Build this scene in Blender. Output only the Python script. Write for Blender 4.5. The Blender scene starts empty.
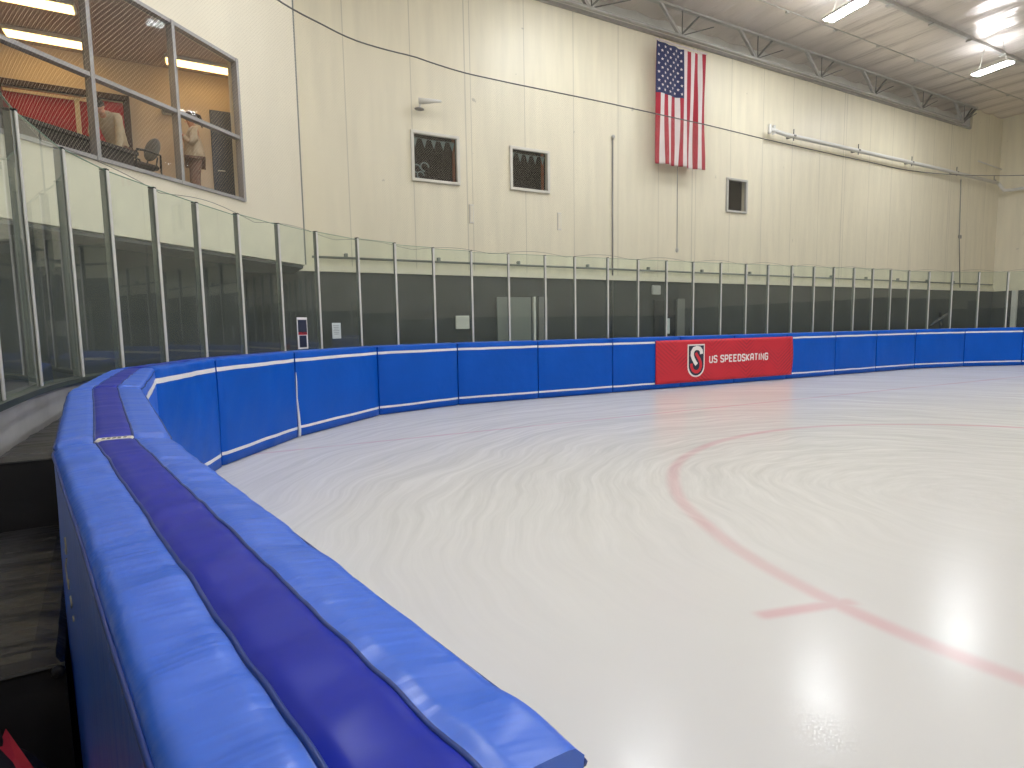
import bpy, math, random
from mathutils import Vector, Matrix, noise
random.seed(4)
PI = math.pi
scn = bpy.context.scene
COL = scn.collection
scn.view_settings.view_transform = 'Standard'
scn.view_settings.look = 'None'
scn.view_settings.gamma = 1.0
scn.view_settings.use_curve_mapping = False
scn.view_settings.exposure = 0.0
scn.cycles.max_bounces = 10
scn.cycles.diffuse_bounces = 5
scn.cycles.glossy_bounces = 4
scn.cycles.transparent_max_bounces = 24
scn.cycles.sample_clamp_indirect = 6.0

# ------------------------------------------------------------------ materials
def srgb(r, g, b):
    def f(c):
        c /= 255.0
        return c / 12.92 if c <= 0.04045 else ((c + 0.055) / 1.055) ** 2.4
    return (f(r), f(g), f(b), 1.0)

def nodes_of(m):
    nt = m.node_tree
    return nt, nt.nodes, nt.links

def pmat(name, col, rough=0.5, metal=0.0, var=0.0, vscale=4.0, bump=0.0, bscale=30.0, spec=0.5, coat=0.0,
         stretch=(1, 1, 1), bdist=0.01):
    m = bpy.data.materials.new(name); m.use_nodes = True
    nt, N, L = nodes_of(m)
    b = N['Principled BSDF']
    b.inputs['Base Color'].default_value = col
    b.inputs['Roughness'].default_value = rough
    b.inputs['Metallic'].default_value = metal
    b.inputs['Specular IOR Level'].default_value = spec
    b.inputs['Coat Weight'].default_value = coat
    b.inputs['Coat Roughness'].default_value = 0.15
    tc = N.new('ShaderNodeTexCoord'); mp = N.new('ShaderNodeMapping')
    mp.inputs['Scale'].default_value = stretch
    L.new(tc.outputs['Object'], mp.inputs['Vector'])
    if var > 0:
        n = N.new('ShaderNodeTexNoise'); n.inputs['Scale'].default_value = vscale
        n.inputs['Detail'].default_value = 5.0
        L.new(mp.outputs[0], n.inputs['Vector'])
        r = N.new('ShaderNodeMapRange')
        r.inputs['To Min'].default_value = 1 - var; r.inputs['To Max'].default_value = 1 + var
        r.inputs['From Min'].default_value = 0.3; r.inputs['From Max'].default_value = 0.7
        L.new(n.outputs['Fac'], r.inputs['Value'])
        v = N.new('ShaderNodeVectorMath'); v.operation = 'SCALE'
        v.inputs[0].default_value = col[:3]
        L.new(r.outputs[0], v.inputs['Scale'])
        L.new(v.outputs[0], b.inputs['Base Color'])
    if bump > 0:
        n2 = N.new('ShaderNodeTexNoise'); n2.inputs['Scale'].default_value = bscale
        n2.inputs['Detail'].default_value = 3.0
        L.new(mp.outputs[0], n2.inputs['Vector'])
        bp = N.new('ShaderNodeBump'); bp.inputs['Strength'].default_value = bump
        bp.inputs['Distance'].default_value = bdist
        L.new(n2.outputs['Fac'], bp.inputs['Height'])
        L.new(bp.outputs[0], b.inputs['Normal'])
    return m

def emat(name, col, strength):
    m = bpy.data.materials.new(name); m.use_nodes = True
    nt, N, L = nodes_of(m)
    b = N['Principled BSDF']
    b.inputs['Base Color'].default_value = (0.8, 0.8, 0.8, 1)
    b.inputs['Emission Color'].default_value = col
    b.inputs['Emission Strength'].default_value = strength
    return m

def glass_mat(name, tint, ior=1.5, haze=0.0, hazecol=(0.6, 0.65, 0.6, 1)):
    """clear sheet: passes light straight, mirrors by Fresnel on its outward faces"""
    m = bpy.data.materials.new(name); m.use_nodes = True
    nt, N, L = nodes_of(m); N.clear()
    out = N.new('ShaderNodeOutputMaterial')
    tr = N.new('ShaderNodeBsdfTransparent'); tr.inputs['Color'].default_value = tint
    gl = N.new('ShaderNodeBsdfGlossy'); gl.inputs['Roughness'].default_value = 0.0
    gl.inputs['Color'].default_value = (1, 1, 1, 1)
    fr = N.new('ShaderNodeFresnel'); fr.inputs['IOR'].default_value = ior
    ge = N.new('ShaderNodeNewGeometry')
    sub = N.new('ShaderNodeMath'); sub.operation = 'SUBTRACT'; sub.inputs[0].default_value = 1.0
    L.new(ge.outputs['Backfacing'], sub.inputs[1])
    mul = N.new('ShaderNodeMath'); mul.operation = 'MULTIPLY'
    L.new(fr.outputs[0], mul.inputs[0]); L.new(sub.outputs[0], mul.inputs[1])
    base = tr
    if haze > 0:
        df = N.new('ShaderNodeBsdfDiffuse'); df.inputs['Color'].default_value = hazecol
        tc = N.new('ShaderNodeTexCoord'); nz = N.new('ShaderNodeTexNoise')
        nz.inputs['Scale'].default_value = 2.5; nz.inputs['Detail'].default_value = 6
        L.new(tc.outputs['Object'], nz.inputs['Vector'])
        mr = N.new('ShaderNodeMapRange'); mr.inputs['From Min'].default_value = 0.3; mr.inputs['From Max'].default_value = 0.75
        mr.inputs['To Min'].default_value = haze * 0.4; mr.inputs['To Max'].default_value = haze * 1.6
        L.new(nz.outputs['Fac'], mr.inputs['Value'])
        mx0 = N.new('ShaderNodeMixShader'); L.new(mr.outputs[0], mx0.inputs[0])
        L.new(tr.outputs[0], mx0.inputs[1]); L.new(df.outputs[0], mx0.inputs[2]); base = mx0
    mx = N.new('ShaderNodeMixShader')
    L.new(mul.outputs[0], mx.inputs[0]); L.new(base.outputs[0], mx.inputs[1]); L.new(gl.outputs[0], mx.inputs[2])
    L.new(mx.outputs[0], out.inputs['Surface'])
    return m

def math_node(N, L, op, a, b=None, clamp=False):
    n = N.new('ShaderNodeMath'); n.operation = op; n.use_clamp = clamp
    for i, v in enumerate((a, b)):
        if v is None: continue
        if hasattr(v, 'is_output') or hasattr(v, 'links'): L.new(v, n.inputs[i])
        else: n.inputs[i].default_value = v
    return n.outputs[0]

M = {}
M['vinyl'] = pmat('blue_vinyl', srgb(0, 82, 186), 0.40, var=0.06, vscale=1.4, bump=0.22, bscale=6, bdist=0.02, spec=0.22)
M['vinyl_near_lit'] = pmat('lit_wrinkled_blue_vinyl', srgb(34, 98, 214), 0.34, var=0.06, vscale=1.4, bump=0.34, bscale=5, stretch=(.5, 4, .5), bdist=0.02, spec=0.85)  # wrinkled vinyl; its lighter blue paints in the overhead sheen on the near tops
M['navy'] = pmat('navy_vinyl', srgb(8, 34, 158), 0.36, var=0.10, vscale=3, bump=0.12, bscale=7, bdist=0.02, spec=0.25)
M['piping'] = pmat('blue_piping', srgb(8, 48, 124), 0.4)
M['stripe'] = pmat('white_stripe', srgb(226, 224, 226), 0.5, var=0.05, vscale=6)
M['webbing'] = pmat('white_webbing', srgb(205, 200, 186), 0.7, var=0.15, vscale=60)
M['ink'] = pmat('dark_ink', srgb(40, 38, 40), 0.6)
M['mat_black'] = pmat('black_vinyl', srgb(40, 38, 38), 0.40, var=0.12, vscale=4, bump=0.5, bscale=5, stretch=(0.6, 3, 1), bdist=0.03)
M['board'] = pmat('white_board', srgb(196, 194, 190), 0.42, var=0.14, vscale=2.5)
M['cap'] = pmat('dark_cap_rail', srgb(62, 70, 66), 0.45, var=0.1)
M['alu'] = pmat('aluminium', srgb(206, 204, 200), 0.4, metal=0.25, var=0.06, vscale=12)
M['gasket'] = pmat('post_gasket', srgb(120, 124, 118), 0.55)
M['glass'] = glass_mat('shield_glass', (0.94, 0.975, 0.95, 1), 1.5, haze=0.035)
M['glass_edge'] = pmat('glass_edge', srgb(120, 150, 132), 0.2)
M['wglass'] = glass_mat('window_glass', (0.97, 0.97, 0.97, 1), 1.09)
M['wdark'] = pmat('charcoal_wall', srgb(58, 60, 58), 0.6, var=0.12, vscale=1.2)
M['rubber'] = pmat('rubber_floor', srgb(52, 52, 54), 0.7, var=0.2, vscale=20)
M['grey_wall'] = pmat('grey_insulation', srgb(216, 215, 208), 0.8, var=0.06, vscale=2)
M['steel'] = pmat('painted_steel', srgb(176, 174, 168), 0.5, var=0.06, vscale=6)
M['steel_dark'] = pmat('dark_steel', srgb(120, 119, 115), 0.5)
M['frame'] = pmat('window_frame_white', srgb(212, 208, 198), 0.5, var=0.04)
M['frame_grey'] = pmat('aluminium_frame', srgb(150, 148, 148), 0.45, metal=0.35, var=0.05, vscale=9)
M['dark_in'] = pmat('dark_interior', srgb(54, 46, 44), 0.8, var=0.15, vscale=1)
M['orange_in'] = pmat('orange_paint', srgb(150, 84, 52), 0.7)
M['tan'] = pmat('tan_paint', srgb(228, 208, 180), 0.75, var=0.04, vscale=2)
M['brown_ceiling'] = pmat('room_ceiling', srgb(196, 176, 164), 0.85, var=0.06, vscale=8)
M['carpet'] = pmat('room_carpet', srgb(84, 74, 68), 0.95, var=0.2, vscale=40)
M['red'] = pmat('red_panel', srgb(176, 30, 44), 0.6, var=0.12, vscale=3)
M['brown'] = pmat('dark_brown_wood', srgb(62, 40, 34), 0.55, var=0.1)
M['cream'] = pmat('cream_trim', srgb(222, 196, 160), 0.6)
M['door_grey'] = pmat('slate_door', srgb(76, 82, 96), 0.5, var=0.05)
M['black'] = pmat('black_plastic', srgb(30, 30, 32), 0.45)
M['couch'] = pmat('dark_upholstery', srgb(52, 44, 42), 0.9, var=0.25, vscale=30)
M['chair_grey'] = pmat('grey_mesh', srgb(112, 114, 116), 0.8, var=0.1, vscale=40)
M['skin'] = pmat('skin', srgb(214, 158, 128), 0.5, var=0.03)
M['hair'] = pmat('dark_hair', srgb(44, 34, 32), 0.55, var=0.2, vscale=30)
M['hood'] = pmat('beige_fleece', srgb(196, 176, 148), 0.9, var=0.10, vscale=14, bump=0.4, bscale=14)
M['hood2'] = pmat('cream_fleece', srgb(204, 188, 158), 0.9, var=0.14, vscale=10, bump=0.4, bscale=14)
M['pants'] = pmat('mottled_trousers', srgb(138, 106, 90), 0.9, var=0.3, vscale=16)
M['shoe'] = pmat('grey_shoe', srgb(90, 86, 84), 0.7)
M['white'] = pmat('white_enamel', srgb(214, 212, 206), 0.45)
M['banner'] = None
M['fred'] = pmat('flag_red', srgb(164, 34, 52), 0.75, var=0.06, vscale=3)
M['fwhite'] = pmat('flag_white', srgb(218, 208, 206), 0.75, var=0.04, vscale=3)
M['fblue'] = pmat('flag_blue', srgb(44, 50, 88), 0.75, var=0.06, vscale=3)
M['lnavy'] = pmat('logo_navy', srgb(30, 38, 62), 0.6)
M['lwhite'] = pmat('logo_white', srgb(236, 232, 230), 0.6)
M['lred'] = pmat('logo_red', srgb(206, 40, 56), 0.6)
M['paper'] = pmat('paper', srgb(196, 204, 200), 0.7, var=0.05, vscale=20)
M['rope'] = pmat('grey_rope', srgb(96, 94, 90), 0.7)
M['bag'] = pmat('black_nylon', srgb(34, 31, 34), 0.6, var=0.3, vscale=14, bump=0.4, bscale=20)
M['bag_red'] = pmat('red_nylon', srgb(170, 24, 50), 0.6, var=0.1)
M['pennant'] = pmat('pale_pennant', srgb(126, 138, 136), 0.8)
M['lamp'] = emat('hall_lamp', (0.97, 1.0, 1.03, 1), 176.0)
M['fill_up'] = emat('added_uplight', (0.97, 1.0, 1.03, 1), 32.0)  # glow added to lift the ceiling brightness
M['lamp_warm'] = emat('room_lamp', (1.0, 0.64, 0.22, 1), 5.6)

# banner fabric with tone-on-tone chevrons
def banner_mat():
    m = pmat('banner_fabric', srgb(196, 30, 50), 0.55)
    nt, N, L = nodes_of(m); b = N['Principled BSDF']
    uv = N.new('ShaderNodeUVMap'); uv.uv_map = 'UVMap'
    s = N.new('ShaderNodeSeparateXYZ'); L.new(uv.outputs[0], s.inputs[0])
    tri = math_node(N, L, 'PINGPONG', s.outputs[0], 0.62)
    t2 = math_node(N, L, 'MULTIPLY', tri, 0.75)
    a = math_node(N, L, 'ADD', s.outputs[1], t2)
    st = math_node(N, L, 'SINE', math_node(N, L, 'MULTIPLY', a, 2 * PI / 0.105))
    st = math_node(N, L, 'GREATER_THAN', st, 0.25)
    nz = N.new('ShaderNodeTexNoise'); nz.inputs['Scale'].default_value = 1.1; nz.inputs['Detail'].default_value = 1
    L.new(uv.outputs[0], nz.inputs['Vector'])
    mk = math_node(N, L, 'MULTIPLY', math_node(N, L, 'SUBTRACT', nz.outputs['Fac'], 0.42), 5.0, True)
    f = math_node(N, L, 'MULTIPLY', math_node(N, L, 'MULTIPLY', st, mk), 0.6)
    mx = N.new('ShaderNodeMix'); mx.data_type = 'RGBA'
    mx.inputs['A'].default_value = srgb(196, 30, 50); mx.inputs['B'].default_value = srgb(136, 22, 44)
    L.new(f, mx.inputs['Factor']); L.new(mx.outputs['Result'], b.inputs['Base Color'])
    return m
M['banner'] = banner_mat()

# diamond safety netting, 4.5 cm mesh
def net_mat():
    m = bpy.data.materials.new('netting'); m.use_nodes = True
    nt, N, L = nodes_of(m); N.clear()
    out = N.new('ShaderNodeOutputMaterial')
    tr = N.new('ShaderNodeBsdfTransparent'); df = N.new('ShaderNodeBsdfDiffuse')
    df.inputs['Color'].default_value = srgb(196, 188, 170)
    uv = N.new('ShaderNodeUVMap'); uv.uv_map = 'UVMap'
    s = N.new('ShaderNodeSeparateXYZ'); L.new(uv.outputs[0], s.inputs[0])
    cell = 0.05; masks = []
    for op in ('ADD', 'SUBTRACT'):
        a = math_node(N, L, op, s.outputs[0], s.outputs[1])
        p = math_node(N, L, 'PINGPONG', a, cell / 2)
        masks.append(math_node(N, L, 'LESS_THAN', p, 0.0013))
    mk = math_node(N, L, 'MAXIMUM', masks[0], masks[1])
    mx = N.new('ShaderNodeMixShader'); L.new(mk, mx.inputs[0])
    L.new(tr.outputs[0], mx.inputs[1]); L.new(df.outputs[0], mx.inputs[2])
    L.new(mx.outputs[0], out.inputs['Surface'])
    return m
M['net'] = net_mat()

# white tilt-up wall: panel joints, faint runs of dirt
def wall_mat(name, col):
    m = pmat(name, col, 0.62)
    nt, N, L = nodes_of(m); b = N['Principled BSDF']
    b.inputs['Roughness'].default_value = 0.45
    tc = N.new('ShaderNodeTexCoord'); s = N.new('ShaderNodeSeparateXYZ'); L.new(tc.outputs['Object'], s.inputs[0])
    x = math_node(N, L, 'ADD', s.outputs[0], 20 * 1.65 - 6.86 + 0.825)
    md = math_node(N, L, 'MODULO', x, 1.65)
    d = math_node(N, L, 'ABSOLUTE', math_node(N, L, 'SUBTRACT', md, 0.825))
    seam = math_node(N, L, 'LESS_THAN', d, 0.012)
    x2 = math_node(N, L, 'ADD', s.outputs[0], 20 * 8.25 - 6.70 + 4.125)
    d2 = math_node(N, L, 'ABSOLUTE', math_node(N, L, 'SUBTRACT', math_node(N, L, 'MODULO', x2, 8.25), 4.125))
    seam2 = math_node(N, L, 'LESS_THAN', d2, 0.018)
    seam = math_node(N, L, 'MAXIMUM', seam, seam2)
    mp = N.new('ShaderNodeMapping'); mp.inputs['Scale'].default_value = (2.2, 2.2, 0.25)
    L.new(tc.outputs['Object'], mp.inputs['Vector'])
    nz = N.new('ShaderNodeTexNoise'); nz.inputs['Scale'].default_value = 1.6; nz.inputs['Detail'].default_value = 7
    L.new(mp.outputs[0], nz.inputs['Vector'])
    r = N.new('ShaderNodeMapRange'); r.inputs['From Min'].default_value = 0.35; r.inputs['From Max'].default_value = 0.7
    r.inputs['To Min'].default_value = 1.03; r.inputs['To Max'].default_value = 0.93
    L.new(nz.outputs['Fac'], r.inputs['Value'])
    # scattered scuffs
    vz = N.new('ShaderNodeTexNoise'); vz.inputs['Scale'].default_value = 3.1; vz.inputs['Detail'].default_value = 3
    L.new(tc.outputs['Object'], vz.inputs['Vector'])
    sc = math_node(N, L, 'GREATER_THAN', vz.outputs['Fac'], 0.735)
    k = math_node(N, L, 'MULTIPLY', r.outputs[0], math_node(N, L, 'SUBTRACT', 1.0, math_node(N, L, 'MULTIPLY', seam, 0.24)))
    k = math_node(N, L, 'MULTIPLY', k, math_node(N, L, 'SUBTRACT', 1.0, math_node(N, L, 'MULTIPLY', sc, 0.3)))
    v = N.new('ShaderNodeVectorMath'); v.operation = 'SCALE'; v.inputs[0].default_value = col[:3]
    L.new(k, v.inputs['Scale']); L.new(v.outputs[0], b.inputs['Base Color'])
    bp = N.new('ShaderNodeBump'); bp.inputs['Strength'].default_value = 0.15; bp.inputs['Distance'].default_value = 0.02
    L.new(nz.outputs['Fac'], bp.inputs['Height']); L.new(bp.outputs[0], b.inputs['Normal'])
    return m
M['wall'] = wall_mat('hall_wall', srgb(228, 220, 196))
M['wall_plain'] = pmat('mezzanine_wall', srgb(226, 218, 197), 0.5, var=0.03, vscale=1.5, stretch=(1, 1, 0.4))

# foil-faced ceiling insulation
def ceil_mat():
    m = pmat('foil_ceiling', srgb(238, 229, 222), 0.24, metal=0.25)
    nt, N, L = nodes_of(m); b = N['Principled BSDF']
    tc = N.new('ShaderNodeTexCoord'); mp = N.new('ShaderNodeMapping'); mp.inputs['Scale'].default_value = (2.2, 0.5, 1)
    L.new(tc.outputs['Object'], mp.inputs['Vector'])
    nz = N.new('ShaderNodeTexNoise'); nz.inputs['Scale'].default_value = 1.3; nz.inputs['Detail'].default_value = 4
    L.new(mp.outputs[0], nz.inputs['Vector'])
    bp = N.new('ShaderNodeBump'); bp.inputs['Strength'].default_value = 0.5; bp.inputs['Distance'].default_value = 0.12
    L.new(nz.outputs['Fac'], bp.inputs['Height']); L.new(bp.outputs[0], b.inputs['Normal'])
    return m
M['ceiling'] = ceil_mat()

# ice: painted white, red lines under it, resurfacer swirls
def ice_mat():
    m = bpy.data.materials.new('ice'); m.use_nodes = True
    nt, N, L = nodes_of(m); b = N['Principled BSDF']
    tc = N.new('ShaderNodeTexCoord'); s = N.new('ShaderNodeSeparateXYZ'); L.new(tc.outputs['Object'], s.inputs[0])
    X, Y = s.outputs[0], s.outputs[1]
    mn = lambda op, a, c=None, cl=False: math_node(N, L, op, a, c, cl)
    wn = N.new('ShaderNodeTexNoise'); wn.inputs['Scale'].default_value = 0.5; wn.inputs['Detail'].default_value = 2
    L.new(tc.outputs['Object'], wn.inputs['Vector'])
    warp = mn('MULTIPLY', mn('SUBTRACT', wn.outputs['Fac'], 0.5), 1.0)
    # distance to a centre segment -> stadium shaped iso-lines that follow the boards
    dx = mn('SUBTRACT', X, 6.2); dy = mn('SUBTRACT', Y, 2.2)
    d = mn('SQRT', mn('ADD', mn('MULTIPLY', dx, dx), mn('MULTIPLY', dy, dy)))
    dw = mn('ADD', d, warp)
    cb = N.new('ShaderNodeCombineXYZ')
    L.new(mn('MULTIPLY', dw, 11.0), cb.inputs[0])
    L.new(mn('MULTIPLY', mn('DIVIDE', dx, d), 2.4), cb.inputs[1]); L.new(mn('MULTIPLY', mn('DIVIDE', dy, d), 2.4), cb.inputs[2])
    st = N.new('ShaderNodeTexNoise'); st.inputs['Scale'].default_value = 1.0; st.inputs['Detail'].default_value = 7
    st.inputs['Roughness'].default_value = 0.68
    L.new(cb.outputs[0], st.inputs['Vector'])
    # broad blotches
    bl = N.new('ShaderNodeTexNoise'); bl.inputs['Scale'].default_value = 0.8; bl.inputs['Detail'].default_value = 3
    L.new(tc.outputs['Object'], bl.inputs['Vector'])
    # strength of the streaks grows away from the smooth near patch
    reg = N.new('ShaderNodeMapRange'); reg.inputs['From Min'].default_value = 2.2; reg.inputs['From Max'].default_value = 5.0
    L.new(mn('ADD', mn('ADD', Y, mn('MULTIPLY', X, 0.12)), mn('MULTIPLY', warp, 1.2)), reg.inputs['Value'])
    sm = N.new('ShaderNodeMapRange'); sm.inputs['From Min'].default_value = 0.15; sm.inputs['From Max'].default_value = 0.85
    L.new(st.outputs['Fac'], sm.inputs['Value'])
    tone = mn('MULTIPLY', mn('SUBTRACT', sm.outputs[0], 0.5), mn('MULTIPLY', reg.outputs[0], 0.36))
    tone = mn('ADD', tone, mn('MULTIPLY', mn('SUBTRACT', bl.outputs['Fac'], 0.5), 0.05))
    k = mn('ADD', tone, 1.0)
    v = N.new('ShaderNodeVectorMath'); v.operation = 'SCALE'; v.inputs[0].default_value = srgb(212, 210, 206)[:3]
    L.new(k, v.inputs['Scale'])
    # red lines: face-off circle, hash mark, goal line
    def soft(dist, w, s_):
        r = N.new('ShaderNodeMapRange'); r.interpolation_type = 'SMOOTHSTEP'
        r.inputs['From Min'].default_value = w; r.inputs['From Max'].default_value = w + s_
        r.inputs['To Min'].default_value = 1.0; r.inputs['To Max'].default_value = 0.0
        L.new(dist, r.inputs['Value']); return r.outputs[0]
    wob = mn('MULTIPLY', mn('SUBTRACT', wn.outputs['Fac'], 0.5), 0.12)
    cx, cy, R = 7.22, 1.5, 4.10
    ex, ey = mn('SUBTRACT', X, cx), mn('SUBTRACT', Y, cy)
    rr = mn('SQRT', mn('ADD', mn('MULTIPLY', ex, ex), mn('MULTIPLY', ey, ey)))
    circ = soft(mn('ABSOLUTE', mn('ADD', mn('SUBTRACT', rr, R), wob)), 0.014, 0.09)
    # hash: segment (3.25,1.86)-(2.62,2.03)
    hx, hy = mn('SUBTRACT', X, 2.935), mn('SUBTRACT', Y, 1.945)
    ca, sa = 0.9654, -0.2606
    lu = mn('ABSOLUTE', mn('ADD', mn('MULTIPLY', hx, ca), mn('MULTIPLY', hy, sa)))
    lv = mn('ABSOLUTE', mn('SUBTRACT', mn('MULTIPLY', hy, ca), mn('MULTIPLY', hx, sa)))
    hs = mn('MULTIPLY', soft(lv, 0.012, 0.06), soft(lu, 0.27, 0.09))
    gl = mn('ABSOLUTE', mn('SUBTRACT', mn('ADD', Y, mn('MULTIPLY', X, 0.052)), 8.24))
    goal = mn('MULTIPLY', soft(gl, 0.02, 0.05), 0.85)
    line = mn('MAXIMUM', mn('MAXIMUM', circ, hs), goal)
    fade = mn('MULTIPLY', line, mn('ADD', 0.27, mn('MULTIPLY', mn('SUBTRACT', bl.outputs['Fac'], 0.5), 0.6)))
    mx = N.new('ShaderNodeMix'); mx.data_type = 'RGBA'
    L.new(fade, mx.inputs['Factor']); L.new(v.outputs[0], mx.inputs['A'])
    mx.inputs['B'].default_value = srgb(206, 96, 120)
    L.new(mx.outputs['Result'], b.inputs['Base Color'])
    ro = N.new('ShaderNodeMapRange'); ro.inputs['To Min'].default_value = 0.15; ro.inputs['To Max'].default_value = 0.28
    L.new(mn('MULTIPLY', sm.outputs[0], 1.0), ro.inputs['Value']); L.new(ro.outputs[0], b.inputs['Roughness'])
    b.inputs['IOR'].default_value = 1.33
    b.inputs['Specular IOR Level'].default_value = 0.5
    fn = N.new('ShaderNodeTexNoise'); fn.inputs['Scale'].default_value = 14; fn.inputs['Detail'].default_value = 4
    L.new(tc.outputs['Object'], fn.inputs['Vector'])
    h = mn('ADD', mn('MULTIPLY', st.outputs['Fac'], mn('MULTIPLY', reg.outputs[0], 1.0)), mn('MULTIPLY', fn.outputs['Fac'], 0.10))
    bp = N.new('ShaderNodeBump'); bp.inputs['Strength'].default_value = 0.028; bp.inputs['Distance'].default_value = 0.012
    L.new(h, bp.inputs['Height']); L.new(bp.outputs[0], b.inputs['Normal'])
    return m
M['ice'] = ice_mat()

# ------------------------------------------------------------------ mesh helpers
class MB:
    def __init__(s): s.v = []; s.f = []; s.mi = []; s.cur = 0
    def add(s, vs, fs):
        o = len(s.v); s.v += [Vector(p) for p in vs]
        for f in fs: s.f.append([i + o for i in f]); s.mi.append(s.cur)
        return s
    def box(s, c, d, M3=None, bevel=0.0):
        x, y, z = d[0] / 2, d[1] / 2, d[2] / 2
        c = Vector(c)
        if bevel <= 0 or bevel * 2.2 > min(d):
            ps = [Vector((i * x, j * y, k * z)) for i in (-1, 1) for j in (-1, 1) for k in (-1, 1)]
            fs = [(0, 1, 3, 2), (4, 6, 7, 5), (0, 4, 5, 1), (2, 3, 7, 6), (0, 2, 6, 4), (1, 5, 7, 3)]
        else:
            bx = bevel; ps = []; idx = {}
            for i in (-1, 1):
                for j in (-1, 1):
                    for k in (-1, 1):
                        for a in range(3):
                            p = [i * (x - bx), j * (y - bx), k * (z - bx)]
                            p[a] = (i * x, j * y, k * z)[a]
                            idx[(i, j, k, a)] = len(ps); ps.append(Vector(p))
            fs = []
            for a in range(3):
                o1, o2 = [(1, 2), (0, 2), (0, 1)][a]
                for sg in (-1, 1):
                    q = []
                    for (m1, m2) in ((-1, -1), (1, -1), (1, 1), (-1, 1)):
                        key = [0, 0, 0]; key[a] = sg; key[o1] = m1; key[o2] = m2
                        q.append(idx[(key[0], key[1], key[2], a)])
                    if (sg == 1) == (a == 1): q.reverse()
                    fs.append(q)
            for a in range(3):
                o1, o2 = [(1, 2), (0, 2), (0, 1)][a]
                for m1 in (-1, 1):
                    for m2 in (-1, 1):
                        k1 = [0, 0, 0]; k2 = [0, 0, 0]
                        k1[o1] = k2[o1] = m1; k1[o2] = k2[o2] = m2; k1[a] = -1; k2[a] = 1
                        q = [idx[(*k1, o1)], idx[(*k2, o1)], idx[(*k2, o2)], idx[(*k1, o2)]]
                        fs.append(q)
            for i in (-1, 1):
                for j in (-1, 1):
                    for k in (-1, 1):
                        fs.append([idx[(i, j, k, 0)], idx[(i, j, k, 1)], idx[(i, j, k, 2)]])
        if M3 is not None: ps = [M3 @ p for p in ps]
        return s.add([p + c for p in ps], fs)
    def beam(s, a, b, w, h, up=(0, 0, 1)):
        a, b = Vector(a), Vector(b); d = (b - a); ln = d.length; d.normalize()
        up = Vector(up); sd = d.cross(up)
        if sd.length < 1e-5: sd = d.cross(Vector((1, 0, 0)))
        sd.normalize(); u = sd.cross(d)
        R = Matrix((d, sd, u)).transposed()
        return s.box((a + b) / 2, (ln, w, h), R)
    def tube(s, pts, r, n=8, cap=True):
        pts = [Vector(p) for p in pts]; rs = r if isinstance(r, (list, tuple)) else [r] * len(pts)
        vs = []; fs = []
        t0 = (pts[1] - pts[0]).normalized()
        nrm = t0.cross(Vector((0, 0, 1)))
        if nrm.length < 1e-3: nrm = t0.cross(Vector((1, 0, 0)))
        nrm.normalize()
        for i, p in enumerate(pts):
            t = (pts[min(i + 1, len(pts) - 1)] - pts[max(i - 1, 0)]).normalized()
            nrm = (nrm - t * nrm.dot(t)).normalized(); bn = t.cross(nrm)
            for k in range(n):
                a = 2 * PI * k / n
                vs.append(p + (nrm * math.cos(a) + bn * math.sin(a)) * rs[i])
        for i in range(len(pts) - 1):
            for k in range(n):
                fs.append((i * n + k, i * n + (k + 1) % n, (i + 1) * n + (k + 1) % n, (i + 1) * n + k))
        if cap:
            fs.append(tuple(range(n))[::-1]); fs.append(tuple((len(pts) - 1) * n + k for k in range(n)))
        return s.add(vs, fs)
    def ell(s, c, r, nu=16, nv=10, M3=None):
        vs = []; fs = []
        for j in range(nv + 1):
            th = PI * j / nv
            for i in range(nu):
                ph = 2 * PI * i / nu
                vs.append(Vector((r[0] * math.sin(th) * math.cos(ph), r[1] * math.sin(th) * math.sin(ph), r[2] * math.cos(th))))
        for j in range(nv):
            for i in range(nu):
                fs.append((j * nu + i, (j + 1) * nu + i, (j + 1) * nu + (i + 1) % nu, j * nu + (i + 1) % nu))
        if M3 is not None: vs = [M3 @ v for v in vs]
        return s.add([v + Vector(c) for v in vs], fs)
    def prism(s, poly, n, d):
        """poly: 3-D points of a flat outline, pushed by vector n*d into a solid"""
        k = len(poly); p = [Vector(q) for q in poly]; n = Vector(n) * d
        return s.add(p + [q + n for q in p], [tuple(range(k))[::-1], tuple(range(k, 2 * k))] +
                     [(i, (i + 1) % k, k + (i + 1) % k, k + i) for i in range(k)])
    def build(s, name, mat, parent=None, smooth=False, uvs=None, world=True, fix=True):
        me = bpy.data.meshes.new(name)
        vs = s.v
        if parent is not None and world:
            inv = wmat(parent).inverted(); vs = [inv @ v for v in vs]
        me.from_pydata([tuple(v) for v in vs], [], s.f)
        mats = mat if isinstance(mat, (list, tuple)) else [mat]
        for m_ in mats: me.materials.append(m_)
        if len(mats) > 1:
            for p, k in zip(me.polygons, s.mi): p.material_index = k
        if smooth:
            for p in me.polygons: p.use_smooth = True
        if uvs is not None:
            ul = me.uv_layers.new(name='UVMap')
            for li, lp in enumerate(me.loops): ul.data[li].uv = uvs[lp.vertex_index]
        me.update()
        if fix:
            import bmesh
            bm = bmesh.new(); bm.from_mesh(me); bmesh.ops.recalc_face_normals(bm, faces=bm.faces)
            bm.to_mesh(me); bm.free()
        o = bpy.data.objects.new(name, me); COL.objects.link(o)
        if parent is not None: o.parent = parent
        return o

def wmat(o):
    m = Matrix.LocRotScale(o.location, o.rotation_euler, o.scale)
    while o.parent:
        o = o.parent; m = Matrix.LocRotScale(o.location, o.rotation_euler, o.scale) @ m
    return m

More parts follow.
